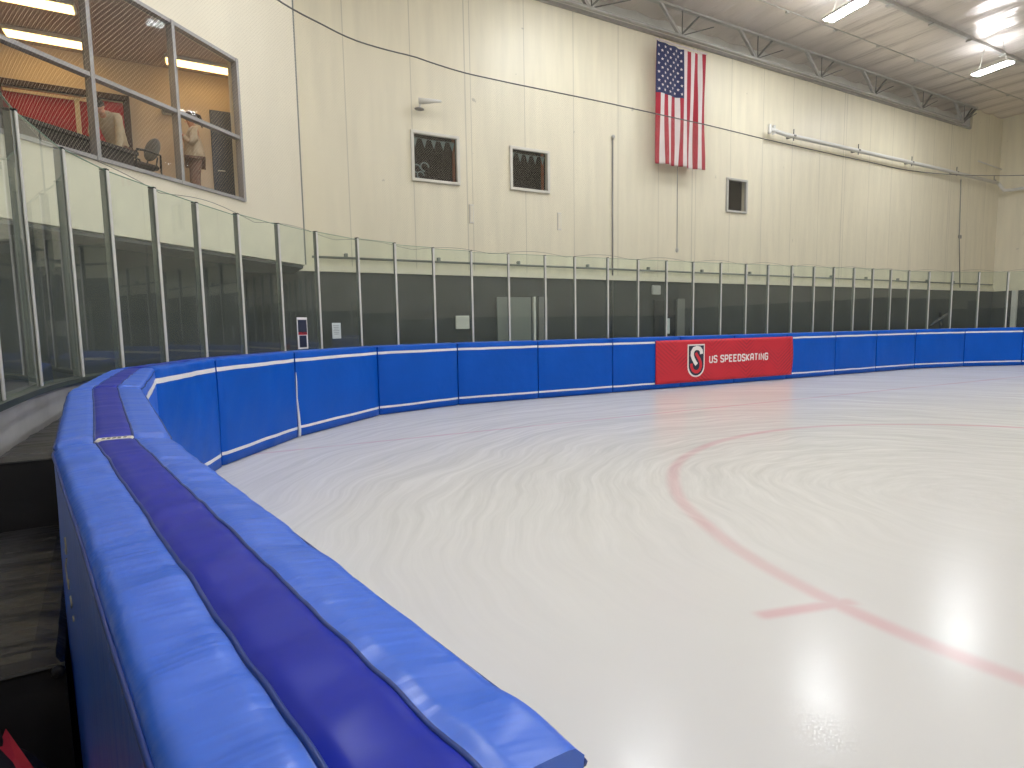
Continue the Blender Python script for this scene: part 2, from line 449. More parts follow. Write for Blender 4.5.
def tag(o, label=None, cat=None, group=None, kind=None):
    if label: o['label'] = label
    if cat: o['category'] = cat
    if group: o['group'] = group
    if kind: o['kind'] = kind
    return o
def thing(name, label, cat, loc=(0, 0, 0), rz=0, group=None):
    o = bpy.data.objects.new(name, None); COL.objects.link(o)
    o.location = loc; o.rotation_euler = (0, 0, rz); o.empty_display_size = 0.2
    return tag(o, label, cat, group)
def struct(o): o['kind'] = 'structure'; return o

def copy_tree(o, parent=None):
    c = o.copy(); COL.objects.link(c)
    if parent is not None: c.parent = parent
    for ch in [q for q in bpy.data.objects if q.parent == o and q is not c]:
        copy_tree(ch, c)
    return c

def catmull(P, n=8):
    P = [Vector(p) for p in P]; out = []
    for i in range(len(P) - 1):
        p0 = P[max(i - 1, 0)]; p1 = P[i]; p2 = P[i + 1]; p3 = P[min(i + 2, len(P) - 1)]
        for k in range(n):
            t = k / n
            out.append(.5 * ((2 * p1) + (-p0 + p2) * t + (2 * p0 - 5 * p1 + 4 * p2 - p3) * t * t + (-p0 + 3 * p1 - 3 * p2 + p3) * t ** 3))
    out.append(P[-1]); return out
def arclen(P):
    s = [0.0]
    for a, b in zip(P, P[1:]): s.append(s[-1] + (b - a).length)
    return s
def sweep_profile(path, prof):
    """path: list of 2-D Vectors, prof: closed list of (outward offset, z); outward = left of travel"""
    mb = MB(); n = len(prof); vs = []; fs = []
    for i, p in enumerate(path):
        t = (path[min(i + 1, len(path) - 1)] - path[max(i - 1, 0)]).normalized(); nn = Vector((-t.y, t.x))
        for (o, z) in prof: vs.append(Vector((p.x + nn.x * o, p.y + nn.y * o, z)))
    for i in range(len(path) - 1):
        for k in range(n):
            fs.append((i * n + k, i * n + (k + 1) % n, (i + 1) * n + (k + 1) % n, (i + 1) * n + k))
    fs.append(tuple(range(n))); fs.append(tuple((len(path) - 1) * n + k for k in range(n))[::-1])
    return mb.add(vs, fs)

ORD = ['first', 'second', 'third', 'fourth', 'fifth', 'sixth', 'seventh', 'eighth', 'ninth', 'tenth', 'eleventh', 'twelfth',
       'thirteenth', 'fourteenth', 'fifteenth', 'sixteenth', 'seventeenth', 'eighteenth', 'nineteenth', 'twentieth',
       'twenty-first', 'twenty-second', 'twenty-third', 'twenty-fourth', 'twenty-fifth', 'twenty-sixth', 'twenty-seventh',
       'twenty-eighth', 'twenty-ninth', 'thirtieth', 'thirty-first', 'thirty-second', 'thirty-third', 'thirty-fourth']

# ------------------------------------------------------------------ camera
cam = bpy.data.cameras.new('camera'); co = bpy.data.objects.new('camera', cam); COL.objects.link(co)
cam.sensor_fit = 'HORIZONTAL'; cam.sensor_width = 36.0; cam.lens = 580.0 / 1024 * 36.0
cam.clip_start = 0.02; cam.clip_end = 200
def cam_axes(p=.0977, r=.0172, aB=1.0687):
    yaw = PI / 2 - aB
    fw = Vector((0, math.cos(p), -math.sin(p))); rt = Vector((1, 0, 0)); dn = fw.cross(rt)
    rt2 = rt * math.cos(r) + dn * math.sin(r); dn2 = -rt * math.sin(r) + dn * math.cos(r)
    R = Matrix.Rotation(-yaw, 3, 'Z')
    return R @ rt2, R @ dn2, R @ fw
rt, dn, fw = cam_axes()
Rm = Matrix((rt, -dn, -fw)).transposed()
co.matrix_world = Matrix.Translation((0, 0, 1.6)) @ Rm.to_4x4()
scn.camera = co

# ------------------------------------------------------------------ hall shell
XL, XR, YF, YB = -9.0, 36.3, -19.0, 14.5
ZC = 11.6
mb = MB(); mb.box(((XL + XR) / 2, (YF + YB + .5) / 2, -0.08), (XR - XL + .6, YB - YF + 1.1, 0.12))
struct(mb.build('floor', M['rubber']))

# back wall: charcoal to 3.0 m, white above, with openings for the three windows
WINS = [(5.15, 6.48, 5.35, 6.60), (8.0, 9.29, 5.40, 6.58), (16.56, 17.6, 5.47, 6.63)]
mb = MB()
def wall_strip(mb, x0, x1, z0, z1, y=YB, th=.2):
    mb.box(((x0 + x1) / 2, y + th / 2, (z0 + z1) / 2), (x1 - x0, th, z1 - z0))
mb.cur = 1; wall_strip(mb, XL, XR, 0, 3.0)
mb.cur = 0
wall_strip(mb, XL, XR, 3.0, 5.35); wall_strip(mb, XL, XR, 6.63, 10.66)
xs = [XL, 5.15, 6.48, 8.0, 9.29, 16.56, 17.6, XR]
for i in range(0, 8, 2): wall_strip(mb, xs[i], xs[i + 1], 5.35, 6.63)
for (a, b, c, d) in WINS:
    if c > 5.35: wall_strip(mb, a, b, 5.35, c)
    if d < 6.63: wall_strip(mb, a, b, d, 6.63)
wall_strip(mb, 33.25, XR, 10.66, ZC + .1)
struct(mb.build('wall_back', [M['wall'], M['wdark']]))
mb = MB(); mb.box(((XL + 33.3) / 2, YB + .75, (10.55 + ZC + .15) / 2), (33.3 - XL, .1, ZC + .15 - 10.55))
mb.box(((XL + 33.3) / 2, YB + .45, 10.6), (33.3 - XL, .6, .1))
mb.box((33.22, YB + .45, 11.1), (.1, .7, 1.1))
struct(mb.build('wall_back_upper', M['grey_wall']))
mb = MB(); mb.cur = 1; mb.box((XR + .1, (YF + YB) / 2, 1.5), (.2, YB - YF, 3.0))
mb.cur = 0; mb.box((XR + .1, (YF + YB) / 2, (3 + ZC + .1) / 2), (.2, YB - YF, ZC + .1 - 3))
struct(mb.build('wall_right', [M['wall'], M['wdark']]))
mb = MB(); mb.cur = 1; mb.box((XL - .1, (YF + YB) / 2, 1.5), (.2, YB - YF, 3.0))
mb.cur = 0; mb.box((XL - .1, (YF + YB) / 2, (3 + ZC + .1) / 2), (.2, YB - YF, ZC + .1 - 3))
struct(mb.build('wall_left', [M['wall'], M['wdark']]))
mb = MB(); mb.cur = 1; mb.box(((XL + XR) / 2, YF - .1, 1.2), (XR - XL + .4, .2, 2.4))
mb.cur = 0; mb.box(((XL + XR) / 2, YF - .1, (2.4 + ZC + .1) / 2), (XR - XL + .4, .2, ZC + .1 - 2.4))
struct(mb.build('wall_front', [M['wall'], M['wdark']]))
# ledge at the foot of the white wall
mb = MB(); mb.box(((1.5 + XR) / 2, YB - .03, 3.07), (XR - 1.5, .06, .14))
struct(mb.build('trim_1', M['wall_plain']))
mb = MB(); mb.box(((XL + 33.0) / 2, YB - .04, 10.62), (33.0 - XL, .08, .08))
struct(mb.build('trim_2', M['steel']))

# ceiling: foil-faced insulation billowing between purlins
mb = MB(); nx, ny = 320, 44; vs = []; fs = []
x0, x1, y0, y1 = XL - .1, XR + .1, YF - .1, YB + .8
for j in range(ny + 1):
    y = y0 + (y1 - y0) * j / ny
    for i in range(nx + 1):
        x = x0 + (x1 - x0) * i / nx
        xx = x + .10 * y
        ph = xx / 1.22
        z = ZC + .02 - .085 * abs(math.sin(PI * ph)) ** .7 - .05 * noise.noise(Vector((x * .9, y * .35, 2))) - .025 * noise.noise(Vector((x * 2.3, y * 1.1, 7)))
        vs.append((x, y, z))
for j in range(ny):
    for i in range(nx):
        a = j * (nx + 1) + i; fs.append((a, a + nx + 1, a + nx + 2, a + 1))
mb.add(vs, fs)
o = mb.build('ceiling', M['ceiling'], smooth=True, fix=False); struct(o)

# purlins that carry the lamps
for k, (y, w, hgt) in enumerate([(12.75, .025, .03), (11.0, .11, .12), (3.0, .16, .14), (-5.0, .16, .14)]):
    mb = MB()
    mb.box(((XL + XR) / 2, y, ZC - .17), (XR - XL, w, hgt * .35))
    mb.box(((XL + XR) / 2, y, ZC - .17 + hgt * .5), (XR - XL, w * .35, hgt))
    t = thing('ceiling_purlin', ['thin steel purlin under the foil ceiling nearest the flag wall',
                                 'steel purlin under the foil ceiling that carries the two lamps',
                                 'steel purlin under the foil ceiling over the middle of the ice',
                                 'steel purlin under the foil ceiling behind the photographer'][k], 'beam', (0, y, ZC - .2))
    mb.build('flange', M['steel'], t)
    mb = MB()
    for i in range(18): mb.box((XL + 1.2 + i * 2.5, y, ZC - .215), (.12, w * 1.5 + .03, .05))
    mb.build('clip', M['steel'], t)['kind'] = 'stuff'

# joist girder along the back wall
t = thing('joist_girder', 'long steel truss with V-shaped webs running along the top of the white wall', 'truss', (14, 14.2, 10.6))
XA, XB = 3.2, 31.7
mb = MB(); mb.beam((XA, 14.2, 10.62), (XB, 14.2, 10.62), .10, .07); mb.build('bottom_chord', M['steel'], t)
mb = MB(); mb.beam((XA, 14.2, 11.42), (32.9, 14.2, 11.42), .12, .07); mb.build('top_chord', M['steel'], t)
for k in range(-4, 7):
    x = 10.52 + 3.53 * k
    if x < XA + 1: continue
    mb = MB(); mb.beam((x, 14.2, 10.62), (x - .85, 14.2, 11.42), .09, .09); mb.build('web_angle', M['steel'], t)
    mb = MB(); mb.beam((x, 14.22, 10.62), (x + .85, 14.22, 11.42), .05, .05); mb.build('web_rod', M['steel_dark'], t)
    mb = MB(); mb.beam((x + .08, 14.2, 10.62), (x + .08, 14.2, 11.42), .025, .025)
    mb.build('web_post', M['steel_dark'], t)
    mb = MB(); mb.beam((x, 14.28, 10.64), (x + 1.7, 14.42, 11.35), .03, .03); mb.build('brace', M['steel_dark'], t)
mb = MB(); mb.beam((XB, 14.2, 10.62), (32.85, 14.2, 11.4), .08, .08); mb.build('end_diagonal', M['steel_dark'], t)

# ------------------------------------------------------------------ mezzanine (45 degree wall on the left)
U = Vector((math.sqrt(.5), math.sqrt(.5), 0)); NR = Vector((math.sqrt(.5), -math.sqrt(.5), 0))   # NR points at the rink
E0 = Vector((2.23, 13.17, 0))
def mz(t, z, n=0.0): return E0 + U * t + NR * n + Vector((0, 0, z))
R45 = Matrix((U, -NR, Vector((0, 0, 1)))).transposed()
def mbox(mb, t0, t1, n0, n1, z0, z1, bevel=0):
    return mb.box(mz((t0 + t1) / 2, (z0 + z1) / 2, (n0 + n1) / 2), (abs(t1 - t0), abs(n1 - n0), z1 - z0), R45, bevel)
TR = -1.715; PITCH = 1.41; NB = 4; TL = TR - PITCH * NB; TE = -13.0
mb = MB()
mbox(mb, TE, 0, -.2, 0, 3.0, 3.98); mbox(mb, TE, 0, -.2, 0, 6.48, ZC + .1)
mbox(mb, TR, 0, -.2, 0, 3.98, 6.48); mbox(mb, TE, TL, -.2, 0, 3.98, 6.48)
mb.box((E0.x - .1, (E0.y + YB) / 2 + .02, (3 + ZC + .1) / 2), (.2, YB - E0.y - .1, ZC + .1 - 3))
struct(mb.build('wall_mezzanine', M['wall_plain']))
mb = MB(); mbox(mb, TE, -.9, -.9, -.8, 0, 2.95)
struct(mb.build('wall_mezzanine_lower', M['wdark']))
mb = MB(); c0 = mz(TE, 2.93, -.2); c1 = mz(0, 2.93, -.2)
mb.prism([mz(TE, 2.93, -.02), mz(-.05, 2.93, -.02), (E0.x - .05, 14.45, 2.93), (XL + .1, 14.45, 2.93)], (0, 0, 1), .05)
struct(mb.build('trim_3', M['wdark']))

mb = MB(); mb.box((E0.x + .012, E0.y + .01, 7.3), (.03, .03, 8.58)); struct(mb.build('trim_4', M['gasket']))
# mezzanine room
def roompoly(z): return [mz(-7.6, z, -.21), mz(-1.25, z, -.21), (1.36, 12.95, z), (-5.2, 12.95, z)]
mb = MB(); mb.prism(roompoly(3.86), (0, 0, -1), .1); struct(mb.build('floor_mezzanine', M['carpet']))
mb = MB(); mb.prism(roompoly(6.5), (0, 0, 1), .1); struct(mb.build('ceiling_mezzanine', M['brown_ceiling']))
mb = MB(); mb.box((-1.9, 13.03, 5.2), (6.8, .1, 2.7)); struct(mb.build('wall_mezzanine_back', M['tan']))
mb = MB(); mb.box((1.42, 12.75, 5.2), (.1, .5, 2.7)); struct(mb.build('wall_mezzanine_side', M['tan']))
mb = MB(); mb.box((-5.25, 10.5, 5.2), (.1, 5.1, 2.7)); struct(mb.build('wall_mezzanine_end', M['tan']))

# the big mezzanine window
t = thing('window_1', None, None, mz(TR, 3.98)); t['kind'] = 'structure'
fw_ = .055
for i in range(NB + 1):
    tt = TR - PITCH * i
    mb = MB(); mbox(mb, tt - fw_ / 2 if i else tt - fw_, tt + fw_ / 2 if i else tt, -.08, .04, 3.98, 6.48)
    mb.build('mullion', M['frame_grey'], t)
for z0 in (3.98, 5.075, 6.425):
    for i in range(NB):
        a = TR - PITCH * i - fw_ / 2 - .002; b = TR - PITCH * (i + 1) + fw_ / 2 + .002
        mb = MB(); mbox(mb, b, a, -.09, .03, z0, z0 + .055); mb.build('frame_rail', M['frame_grey'], t)
for i in range(NB):
    a = TR - PITCH * i - fw_ / 2; b = TR - PITCH * (i + 1) + fw_ / 2
    for (za, zb) in ((4.035, 5.075), (5.13, 6.425)):
        mb = MB(); mbox(mb, b, a, -.04, -.03, za, zb); mb.build('pane', M['wglass'], t)

# room lamps
def room_lamp(c, label, w=1.02, d=.24, group=None):
    t = thing('ceiling_light', label, 'light', (c[0], c[1], 6.4), 0, group)
    mb = MB(); mb.box((c[0], c[1], 6.46), (w + .06, d + .06, .06), bevel=.012); mb.build('housing', M['white'], t)
    mb = MB(); mb.box((c[0], c[1], 6.42), (w, d, .04), bevel=.012); mb.build('diffuser', M['lamp_warm'], t)
room_lamp((.42, 12.42), 'warm lit ceiling light above the person in the far right pane')
room_lamp((-1.80, 12.42), 'lower of the two warm lit ceiling lights behind the left pane')
for _q in ((-3.4, 12.2), (-3.4, 10.9), (-4.6, 11.6), (.55, 12.83), (-4.6, 10.2)):  # extra lamps added out of view to brighten the mezzanine room
    if _q[0] < 0: room_lamp(_q, 'added warm ceiling light out of view, brightening the mezzanine room', group='added room lights out of view')
room_lamp((-1.75, 11.15), 'upper warm lit ceiling light cut off by the top of the photo')

# framed red display, counter, door, chair in the room
t = thing('wall_display', 'wide dark framed red panel with cream strips on the mezzanine room back wall', 'display', (-1.65, 12.96, 4.2))
mb = MB()
for (a, b, c, d) in ((-2.62, -.72, 5.78, 5.88), (-2.62, -.72, 3.95, 4.05), (-2.62, -2.52, 4.05, 5.78), (-.82, -.72, 4.05, 5.78)):
    mb.box(((a + b) / 2, 12.93, (c + d) / 2), (b - a, .08, d - c), bevel=.01)
mb.build('frame', M['brown'], t)
mb = MB(); mb.box((-1.67, 12.96, 4.9), (1.7, .02, 1.7)); mb.build('red_sheet', M['red'], t)
mb = MB(); mb.box((-1.9, 12.91, 5.70), (1.2, .02, .05)); mb.build('top_strip', M['cream'], t)
mb = MB(); mb.box((-1.50, 12.91, 5.1), (.07, .02, 1.2)); mb.build('upright_strip', M['cream'], t)

t = thing('counter', 'dark waist-high counter along the inside of the mezzanine window', 'counter', mz(-4.5, 3.87, -.6))
mb = MB(); mbox(mb, -5.6, -3.6, -.85, -.30, 4.32, 4.38, .01); mb.build('countertop', M['couch'], t)
mb = MB(); mbox(mb, -5.55, -3.65, -.80, -.36, 3.865, 4.32); mb.build('base', M['couch'], t)

t = thing('door', 'slate grey door with lever handle at the right end of the mezzanine room', 'door', (.86, 12.95, 3.86))
mb = MB(); mb.box((.90, 12.95, 4.86), (.66, .05, 2.0), bevel=.006); dl_ = mb.build('door_leaf', M['door_grey'], t)
mb = MB(); mb.tube([(.66, 12.92, 4.72), (.66, 12.88, 4.72), (.78, 12.88, 4.72)], .012); mb.build('lever_handle', M['alu'], dl_)
for o_ in [o for o in bpy.data.objects if o.parent == t]: pass
t.name = 'room_door'

t = thing('office_chair', 'black armchair with rounded grey backrest behind the mezzanine window', 'chair', (-.58, 11.56, 3.865), rz=math.radians(218))
def loc(mb, name, mat, par, smooth=False): return mb.build(name, mat, par, smooth=smooth, world=False)
mb = MB(); mb.box((0.02, 0, .46), (.46, .46, .08), bevel=.03); loc(mb, 'seat', M['couch'], t)
mb = MB()
R_ = Matrix.Rotation(math.radians(-12), 3, 'Y')
ring_pts = []
mb.ell((-.25, 0, .80), (.035, .20, .20), 20, 12, R_); loc(mb, 'backrest', M['chair_grey'], t, True)
for s in (-1, 1):
    mb = MB(); mb.tube([(-.2, s * .25, .45), (-.2, s * .26, .66), (.05, s * .26, .68), (.2, s * .26, .66)], .018); loc(mb, 'armrest', M['black'], t, True)
    mb = MB(); mb.tube([(.2, s * .26, .66), (.22, s * .25, .45), (.24, s * .24, .0)], .014); loc(mb, 'leg', M['black'], t, True)
    mb = MB(); mb.tube([(-.2, s * .25, .45), (-.24, s * .24, .0)], .014); loc(mb, 'leg', M['black'], t, True)
for s in (-1, 1):
    mb = MB(); mb.tube([(-.2, s * .12, .45), (-.25, s * .12, .66)], .012); loc(mb, 'back_support', M['black'], t, True)

t = thing('wall_speaker', 'small white box mounted on the tan wall of the mezzanine room', 'speaker', (-.12, 12.95, 5.62))
mb = MB(); mb.box((-.12, 12.93, 5.70), (.22, .09, .10), bevel=.02); mb.build('body', M['white'], t)
mb = MB(); mb.box((-.12, 12.88, 5.70), (.18, .012, .06)); mb.build('grille', M['chair_grey'], t)

# ------------------------------------------------------------------ people
def skin(name, chains, mat, parent, sub=1):
    """chains: list of [(x,y,z,r),...]; shared points are merged -> one skinned surface"""
    pts = []; idx = {}; ed = []
    def gi(p):
        k = (round(p[0], 4), round(p[1], 4), round(p[2], 4))
        if k not in idx: idx[k] = len(pts); pts.append(p)
        return idx[k]
    for ch in chains:
        last = None
        for p in ch:
            i = gi(p)
            if last is not None and last != i: ed.append((last, i))
            last = i
    me = bpy.data.meshes.new(name); me.from_pydata([p[:3] for p in pts], ed, [])
    tmp = bpy.data.objects.new(name + '_tmp', me); COL.objects.link(tmp)
    mod = tmp.modifiers.new('s', 'SKIN')
    sv = me.skin_vertices[0] if len(me.skin_vertices) else None
    if sv is None:
        raise RuntimeError('no skin layer')
    for i, p in enumerate(pts):
        r = p[3]; sv.data[i].radius = r if isinstance(r, tuple) else (r, r)
    sv.data[0].use_root = True
    mod.use_smooth_shade = True
    if sub:
        m2 = tmp.modifiers.new('u', 'SUBSURF'); m2.levels = sub; m2.render_levels = sub
    dg = bpy.context.evaluated_depsgraph_get(); dg.update()
    ev = tmp.evaluated_get(dg); nm = bpy.data.meshes.new_from_object(ev)
    bpy.data.objects.remove(tmp)
    nm.materials.clear(); nm.materials.append(mat)
    for p in nm.polygons: p.use_smooth = True
    o = bpy.data.objects.new(name, nm); COL.objects.link(o); o.parent = parent
    return o

def hand(wr, d, s):
    """wrist point, unit direction, side sign -> palm and five curled fingers"""
    wr, d = Vector(wr), Vector(d).normalized()
    sd = d.cross(Vector((0, 0, 1)));
    if sd.length < .1: sd = Vector((0, 1, 0))
    sd.normalize(); up = sd.cross(d)
    out = []; palm = wr + d * .045
    knk = wr + d * .085
    out.append([(*wr, .024), (*palm, .032)])
    for k, ln in enumerate((.070, .078, .073, .058)):
        b = knk + sd * (k - 1.5) * .019
        m1 = b + d * ln * .5 - up * .008; m2 = b + d * ln * .85 - up * .03
        out.append([(*palm, .032), (*b, .011), (*m1, .009), (*m2, .0075)])
    tb = palm + sd * (-.035) * s
    out.append([(*palm, .032), (*tb, .011), (*(tb + d * .035 - up * .012), .009), (*(tb + d * .055 - up * .02), .008)])
    return out

def head_parts(par, c, yaw, tilt, hairstyle):
    R = Matrix.Rotation(yaw, 3, 'Z') @ Matrix.Rotation(tilt, 3, 'Y')
    c = Vector(c)
    P = lambda v: c + R @ Vector(v)
    # eyes, mouth
    for s in (-1, 1):
        mb = MB(); mb.ell(P((.082, s * .031, .012)), (.010, .012, .008), 10, 6, R); mb.build('eye', M['hair'], par, True, world=False)
    mb = MB(); mb.ell(P((.088, 0, -.052)), (.008, .024, .006), 10, 6, R); mb.build('mouth', M['lred'], par, True, world=False)
    mb = MB()
    if hairstyle == 'tail':
        mb.ell(P((-.022, 0, .028)), (.098, .090, .098), 20, 12, R)
        mb.tube([P((-.10, 0, .06)), P((-.15, 0, .03)), P((-.165, 0, -.06)), P((-.15, 0, -.17))], [.022, .034, .03, .008], 10)
    else:
        mb.ell(P((-.020, 0, .030)), (.096, .088, .094), 20, 12, R)
    mb.build('hair', M['hair'], par, True, world=False)

def head_mesh_chain(neck, c, R):
    return [(*neck, .052), (*c, .05)]

def person_standing():
    t = thing('person', 'person in beige hoodie and mottled trousers standing in profile looking at a phone', 'person', (.26, 12.42, 3.865), rz=PI)
    t.scale = (1.04, 1.04, 1.04)
    B = []
    pel = (0, 0, .90, (.10, .085)); ch = (-.01, 0, 1.20, (.13, .10)); nb = (0, 0, 1.36, .055); nk = (.015, 0, 1.43, .05)
    B.append([pel, (0, 0, 1.05, (.12, .095)), ch, nb, nk, (.03, 0, 1.50, .07), (.035, 0, 1.555, .085), (.03, 0, 1.61, .066)])
    B.append([(.035, 0, 1.555, .085), (.118, 0, 1.548, .016)])                      # nose
    B.append([(.03, 0, 1.50, .07), (.085, 0, 1.482, .03)])                          # chin
    for s in (-1, 1):
        B.append([(.035, 0, 1.555, .085), (.015, s * .088, 1.55, .016)])            # ears
        hip = (0, s * .09, .84, .07)
        B.append([pel, hip, (.02, s * .10, .50, .06), (-.01, s * .10, .10, .042), (.10, s * .105, .045, .036)])
        sh = (-.01, s * .17, 1.31, .055); el = (.03, s * .21, 1.06, .042); wr = (.165, s * .075, 1.24, .026)
        B.append([ch, sh, el, wr]); B += hand(wr[:3], (.75, -s * .3, .55), s)
    skin('body', B, M['skin'], t, 1)
    H = []
    H.append([(0, 0, .78, (.185, .155)), (0, 0, .88, (.19, .16)), (0, 0, 1.02, (.18, .15)), (-.01, 0, 1.22, (.175, .14)), (0, 0, 1.345, .09)])
    for s in (-1, 1):
        H.append([(-.01, 0, 1.22, (.175, .14)), (-.01, s * .175, 1.315, .075), (.03, s * .215, 1.06, .066), (.145, s * .09, 1.215, .042)])
    H.append([(0, 0, 1.345, .09), (-.09, 0, 1.375, .075)])                          # folded hood
    skin('hoodie', H, M['hood'], t, 1)
    Tt = []
    for s in (-1, 1):
        Tt.append([(0, 0, .90, (.16, .13)), (0, s * .09, .80, .105), (.02, s * .105, .48, .088), (-.01, s * .105, .10, .078)])
    skin('trousers', Tt, M['pants'], t, 1)
    for s in (-1, 1):
        mb = MB(); mb.ell((.06, s * .105, .045), (.15, .055, .045), 14, 8); mb.build('shoe', M['shoe'], t, True, world=False)
    head_parts(t, (.035, 0, 1.555), 0, .2, 'tail')
    p = thing('phone', 'small dark phone held up by the standing person', 'phone', (0, 0, 0))
    mbp = MB(); W = wmat(t)
    mbp.box((0, 0, 0), (.008, .072, .15), bevel=.003)
    p.location = W @ Vector((.275, 0, 1.36)); p.rotation_euler = (0, math.radians(25), PI)
    pb_ = mbp.build('phone_body', M['black'], p, world=False)
    mbp = MB(); mbp.box((-.0048, 0, 0), (.001, .064, .138)); mbp.build('screen', M['lnavy'], pb_, world=False)

def person_leaning():
    t = thing('person', 'person in cream hooded top bending forward with one arm down on the counter', 'person', (-.93, 12.05, 3.865), rz=math.radians(240))
    B = []
    pel = (-.12, 0, .92, (.10, .085)); ch = (.10, 0, 1.24, (.13, .10)); nb = (.20, 0, 1.33, .055); nk = (.25, 0, 1.36, .05)
    hc = (.325, 0, 1.40)
    B.append([pel, (-.03, 0, 1.08, (.12, .10)), ch, nb, nk, (.29, 0, 1.385, .068), (*hc, .085), (.33, 0, 1.46, .062)])
    B.append([(*hc, .085), (.40, 0, 1.375, .016)])
    B.append([(.29, 0, 1.385, .068), (.345, 0, 1.315, .03)])
    for s in (-1, 1):
        B.append([(*hc, .085), (.30, s * .088, 1.40, .016)])
        B.append([pel, (-.12, s * .09, .86, .07), (-.02, s * .10, .50, .06), (-.10, s * .10, .10, .042), (.02, s * .105, .045, .036)])
        sh = (.12, s * .17, 1.30, .055)
        if s > 0: el = (.16, .20, .96, .042); wr = (.20, .16, .66, .027); dd = (.5, 0, -.8)
        else: el = (.22, -.22, 1.05, .042); wr = (.36, -.10, .90, .027); dd = (.8, .3, -.2)
        B.append([ch, sh, el, wr]); B += hand(wr[:3], dd, s)
    skin('body', B, M['skin'], t, 1)
    H = [[(-.13, 0, .80, (.175, .145)), (-.11, 0, .90, (.175, .145)), (-.03, 0, 1.06, (.17, .14)), (.08, 0, 1.24, (.17, .14)), (.17, 0, 1.33, .10), (.19, 0, 1.40, .09)]]
    for s in (-1, 1):
        el = (.16, .20, .96, .064) if s > 0 else (.22, -.22, 1.05, .064)
        wr = (.19, .165, .72, .045) if s > 0 else (.33, -.12, .92, .045)
        H.append([(.08, 0, 1.24, (.17, .14)), (.12, s * .175, 1.305, .078), el, wr])
    skin('hooded_top', H, M['hood2'], t, 1)
    Tt = []
    for s in (-1, 1):
        Tt.append([(-.12, 0, .90, (.16, .13)), (-.12, s * .09, .80, .105), (-.02, s * .105, .48, .085), (-.10, s * .105, .10, .075)])
    skin('trousers', Tt, M['pants'], t, 1)
    for s in (-1, 1):
        mb = MB(); mb.ell((-.03, s * .105, .045), (.15, .055, .045), 14, 8); mb.build('shoe', M['shoe'], t, True, world=False)
    head_parts(t, hc, 0, .55, 'short')
person_standing(); person_leaning()

# ------------------------------------------------------------------ ring of pads
J = [(.260, .350), (-.074, 2.15), (-.29, 4.2), (-.31, 6.2), (.24, 7.65), (1.34, 9.15), (3.0, 10.6), (4.8, 11.05), (6.7, 10.97),
     (8.72, 10.88), (10.81, 10.79), (12.67, 10.7), (14.7, 10.61), (16.83, 10.52), (18.8, 10.43), (20.88, 10.34), (22.95, 9.85),
     (24.8, 8.95), (26.3, 7.6)]
J = [Vector(p) for p in J]
WD = [.30, .30, .36, .34] + [.33] * 15
HT = [1.27, 1.27, 1.278, 1.285] + [1.29] * 15
def offs(J, W):
    out = []
    for i in range(len(J)):
        ns = []
        for a, b in ((i - 1, i), (i, i + 1)):
            if a >= 0 and b < len(J):
                d = (J[b] - J[a]).normalized(); ns.append(Vector((-d.y, d.x)))
        n = sum(ns, Vector((0, 0))).normalized()
        w = W[i] if isinstance(W, list) else W
        out.append(J[i] + n * (w / n.dot(ns[0])))
    return out
OJ = offs(J, WD)
OJ[0] = Vector((-.004, .305)); OJ[1] = Vector((-.386, 2.17))

PAD_LABEL = ['largest blue crash pad in the foreground with a navy centre band on top',
 'blue crash pad just beyond the white printed strap joint',
 'blue crash pad at the bend where the white stripe begins',
 'creased blue crash pad at the left end of the far ice edge',
 'blue crash pad left of the gaping white seam',
 'blue crash pad just right of the gaping white seam',
 'blue crash pad second to the right of the gaping white seam',
 'blue crash pad third to the right of the gaping white seam',
 'blue crash pad next but one to the left of the red banner',
 'blue crash pad partly covered by the left end of the red banner',
 'blue crash pad behind the shield emblem of the red banner',
 'blue crash pad behind the lettering of the red banner',
 'blue crash pad first to the right of the red banner',
 'blue crash pad second to the right of the red banner',
 'blue crash pad third to the right of the red banner',
 'blue crash pad third from the right edge of the photo',
 'blue crash pad second from the right edge of the photo',
 'blue crash pad at the far right edge of the photo']

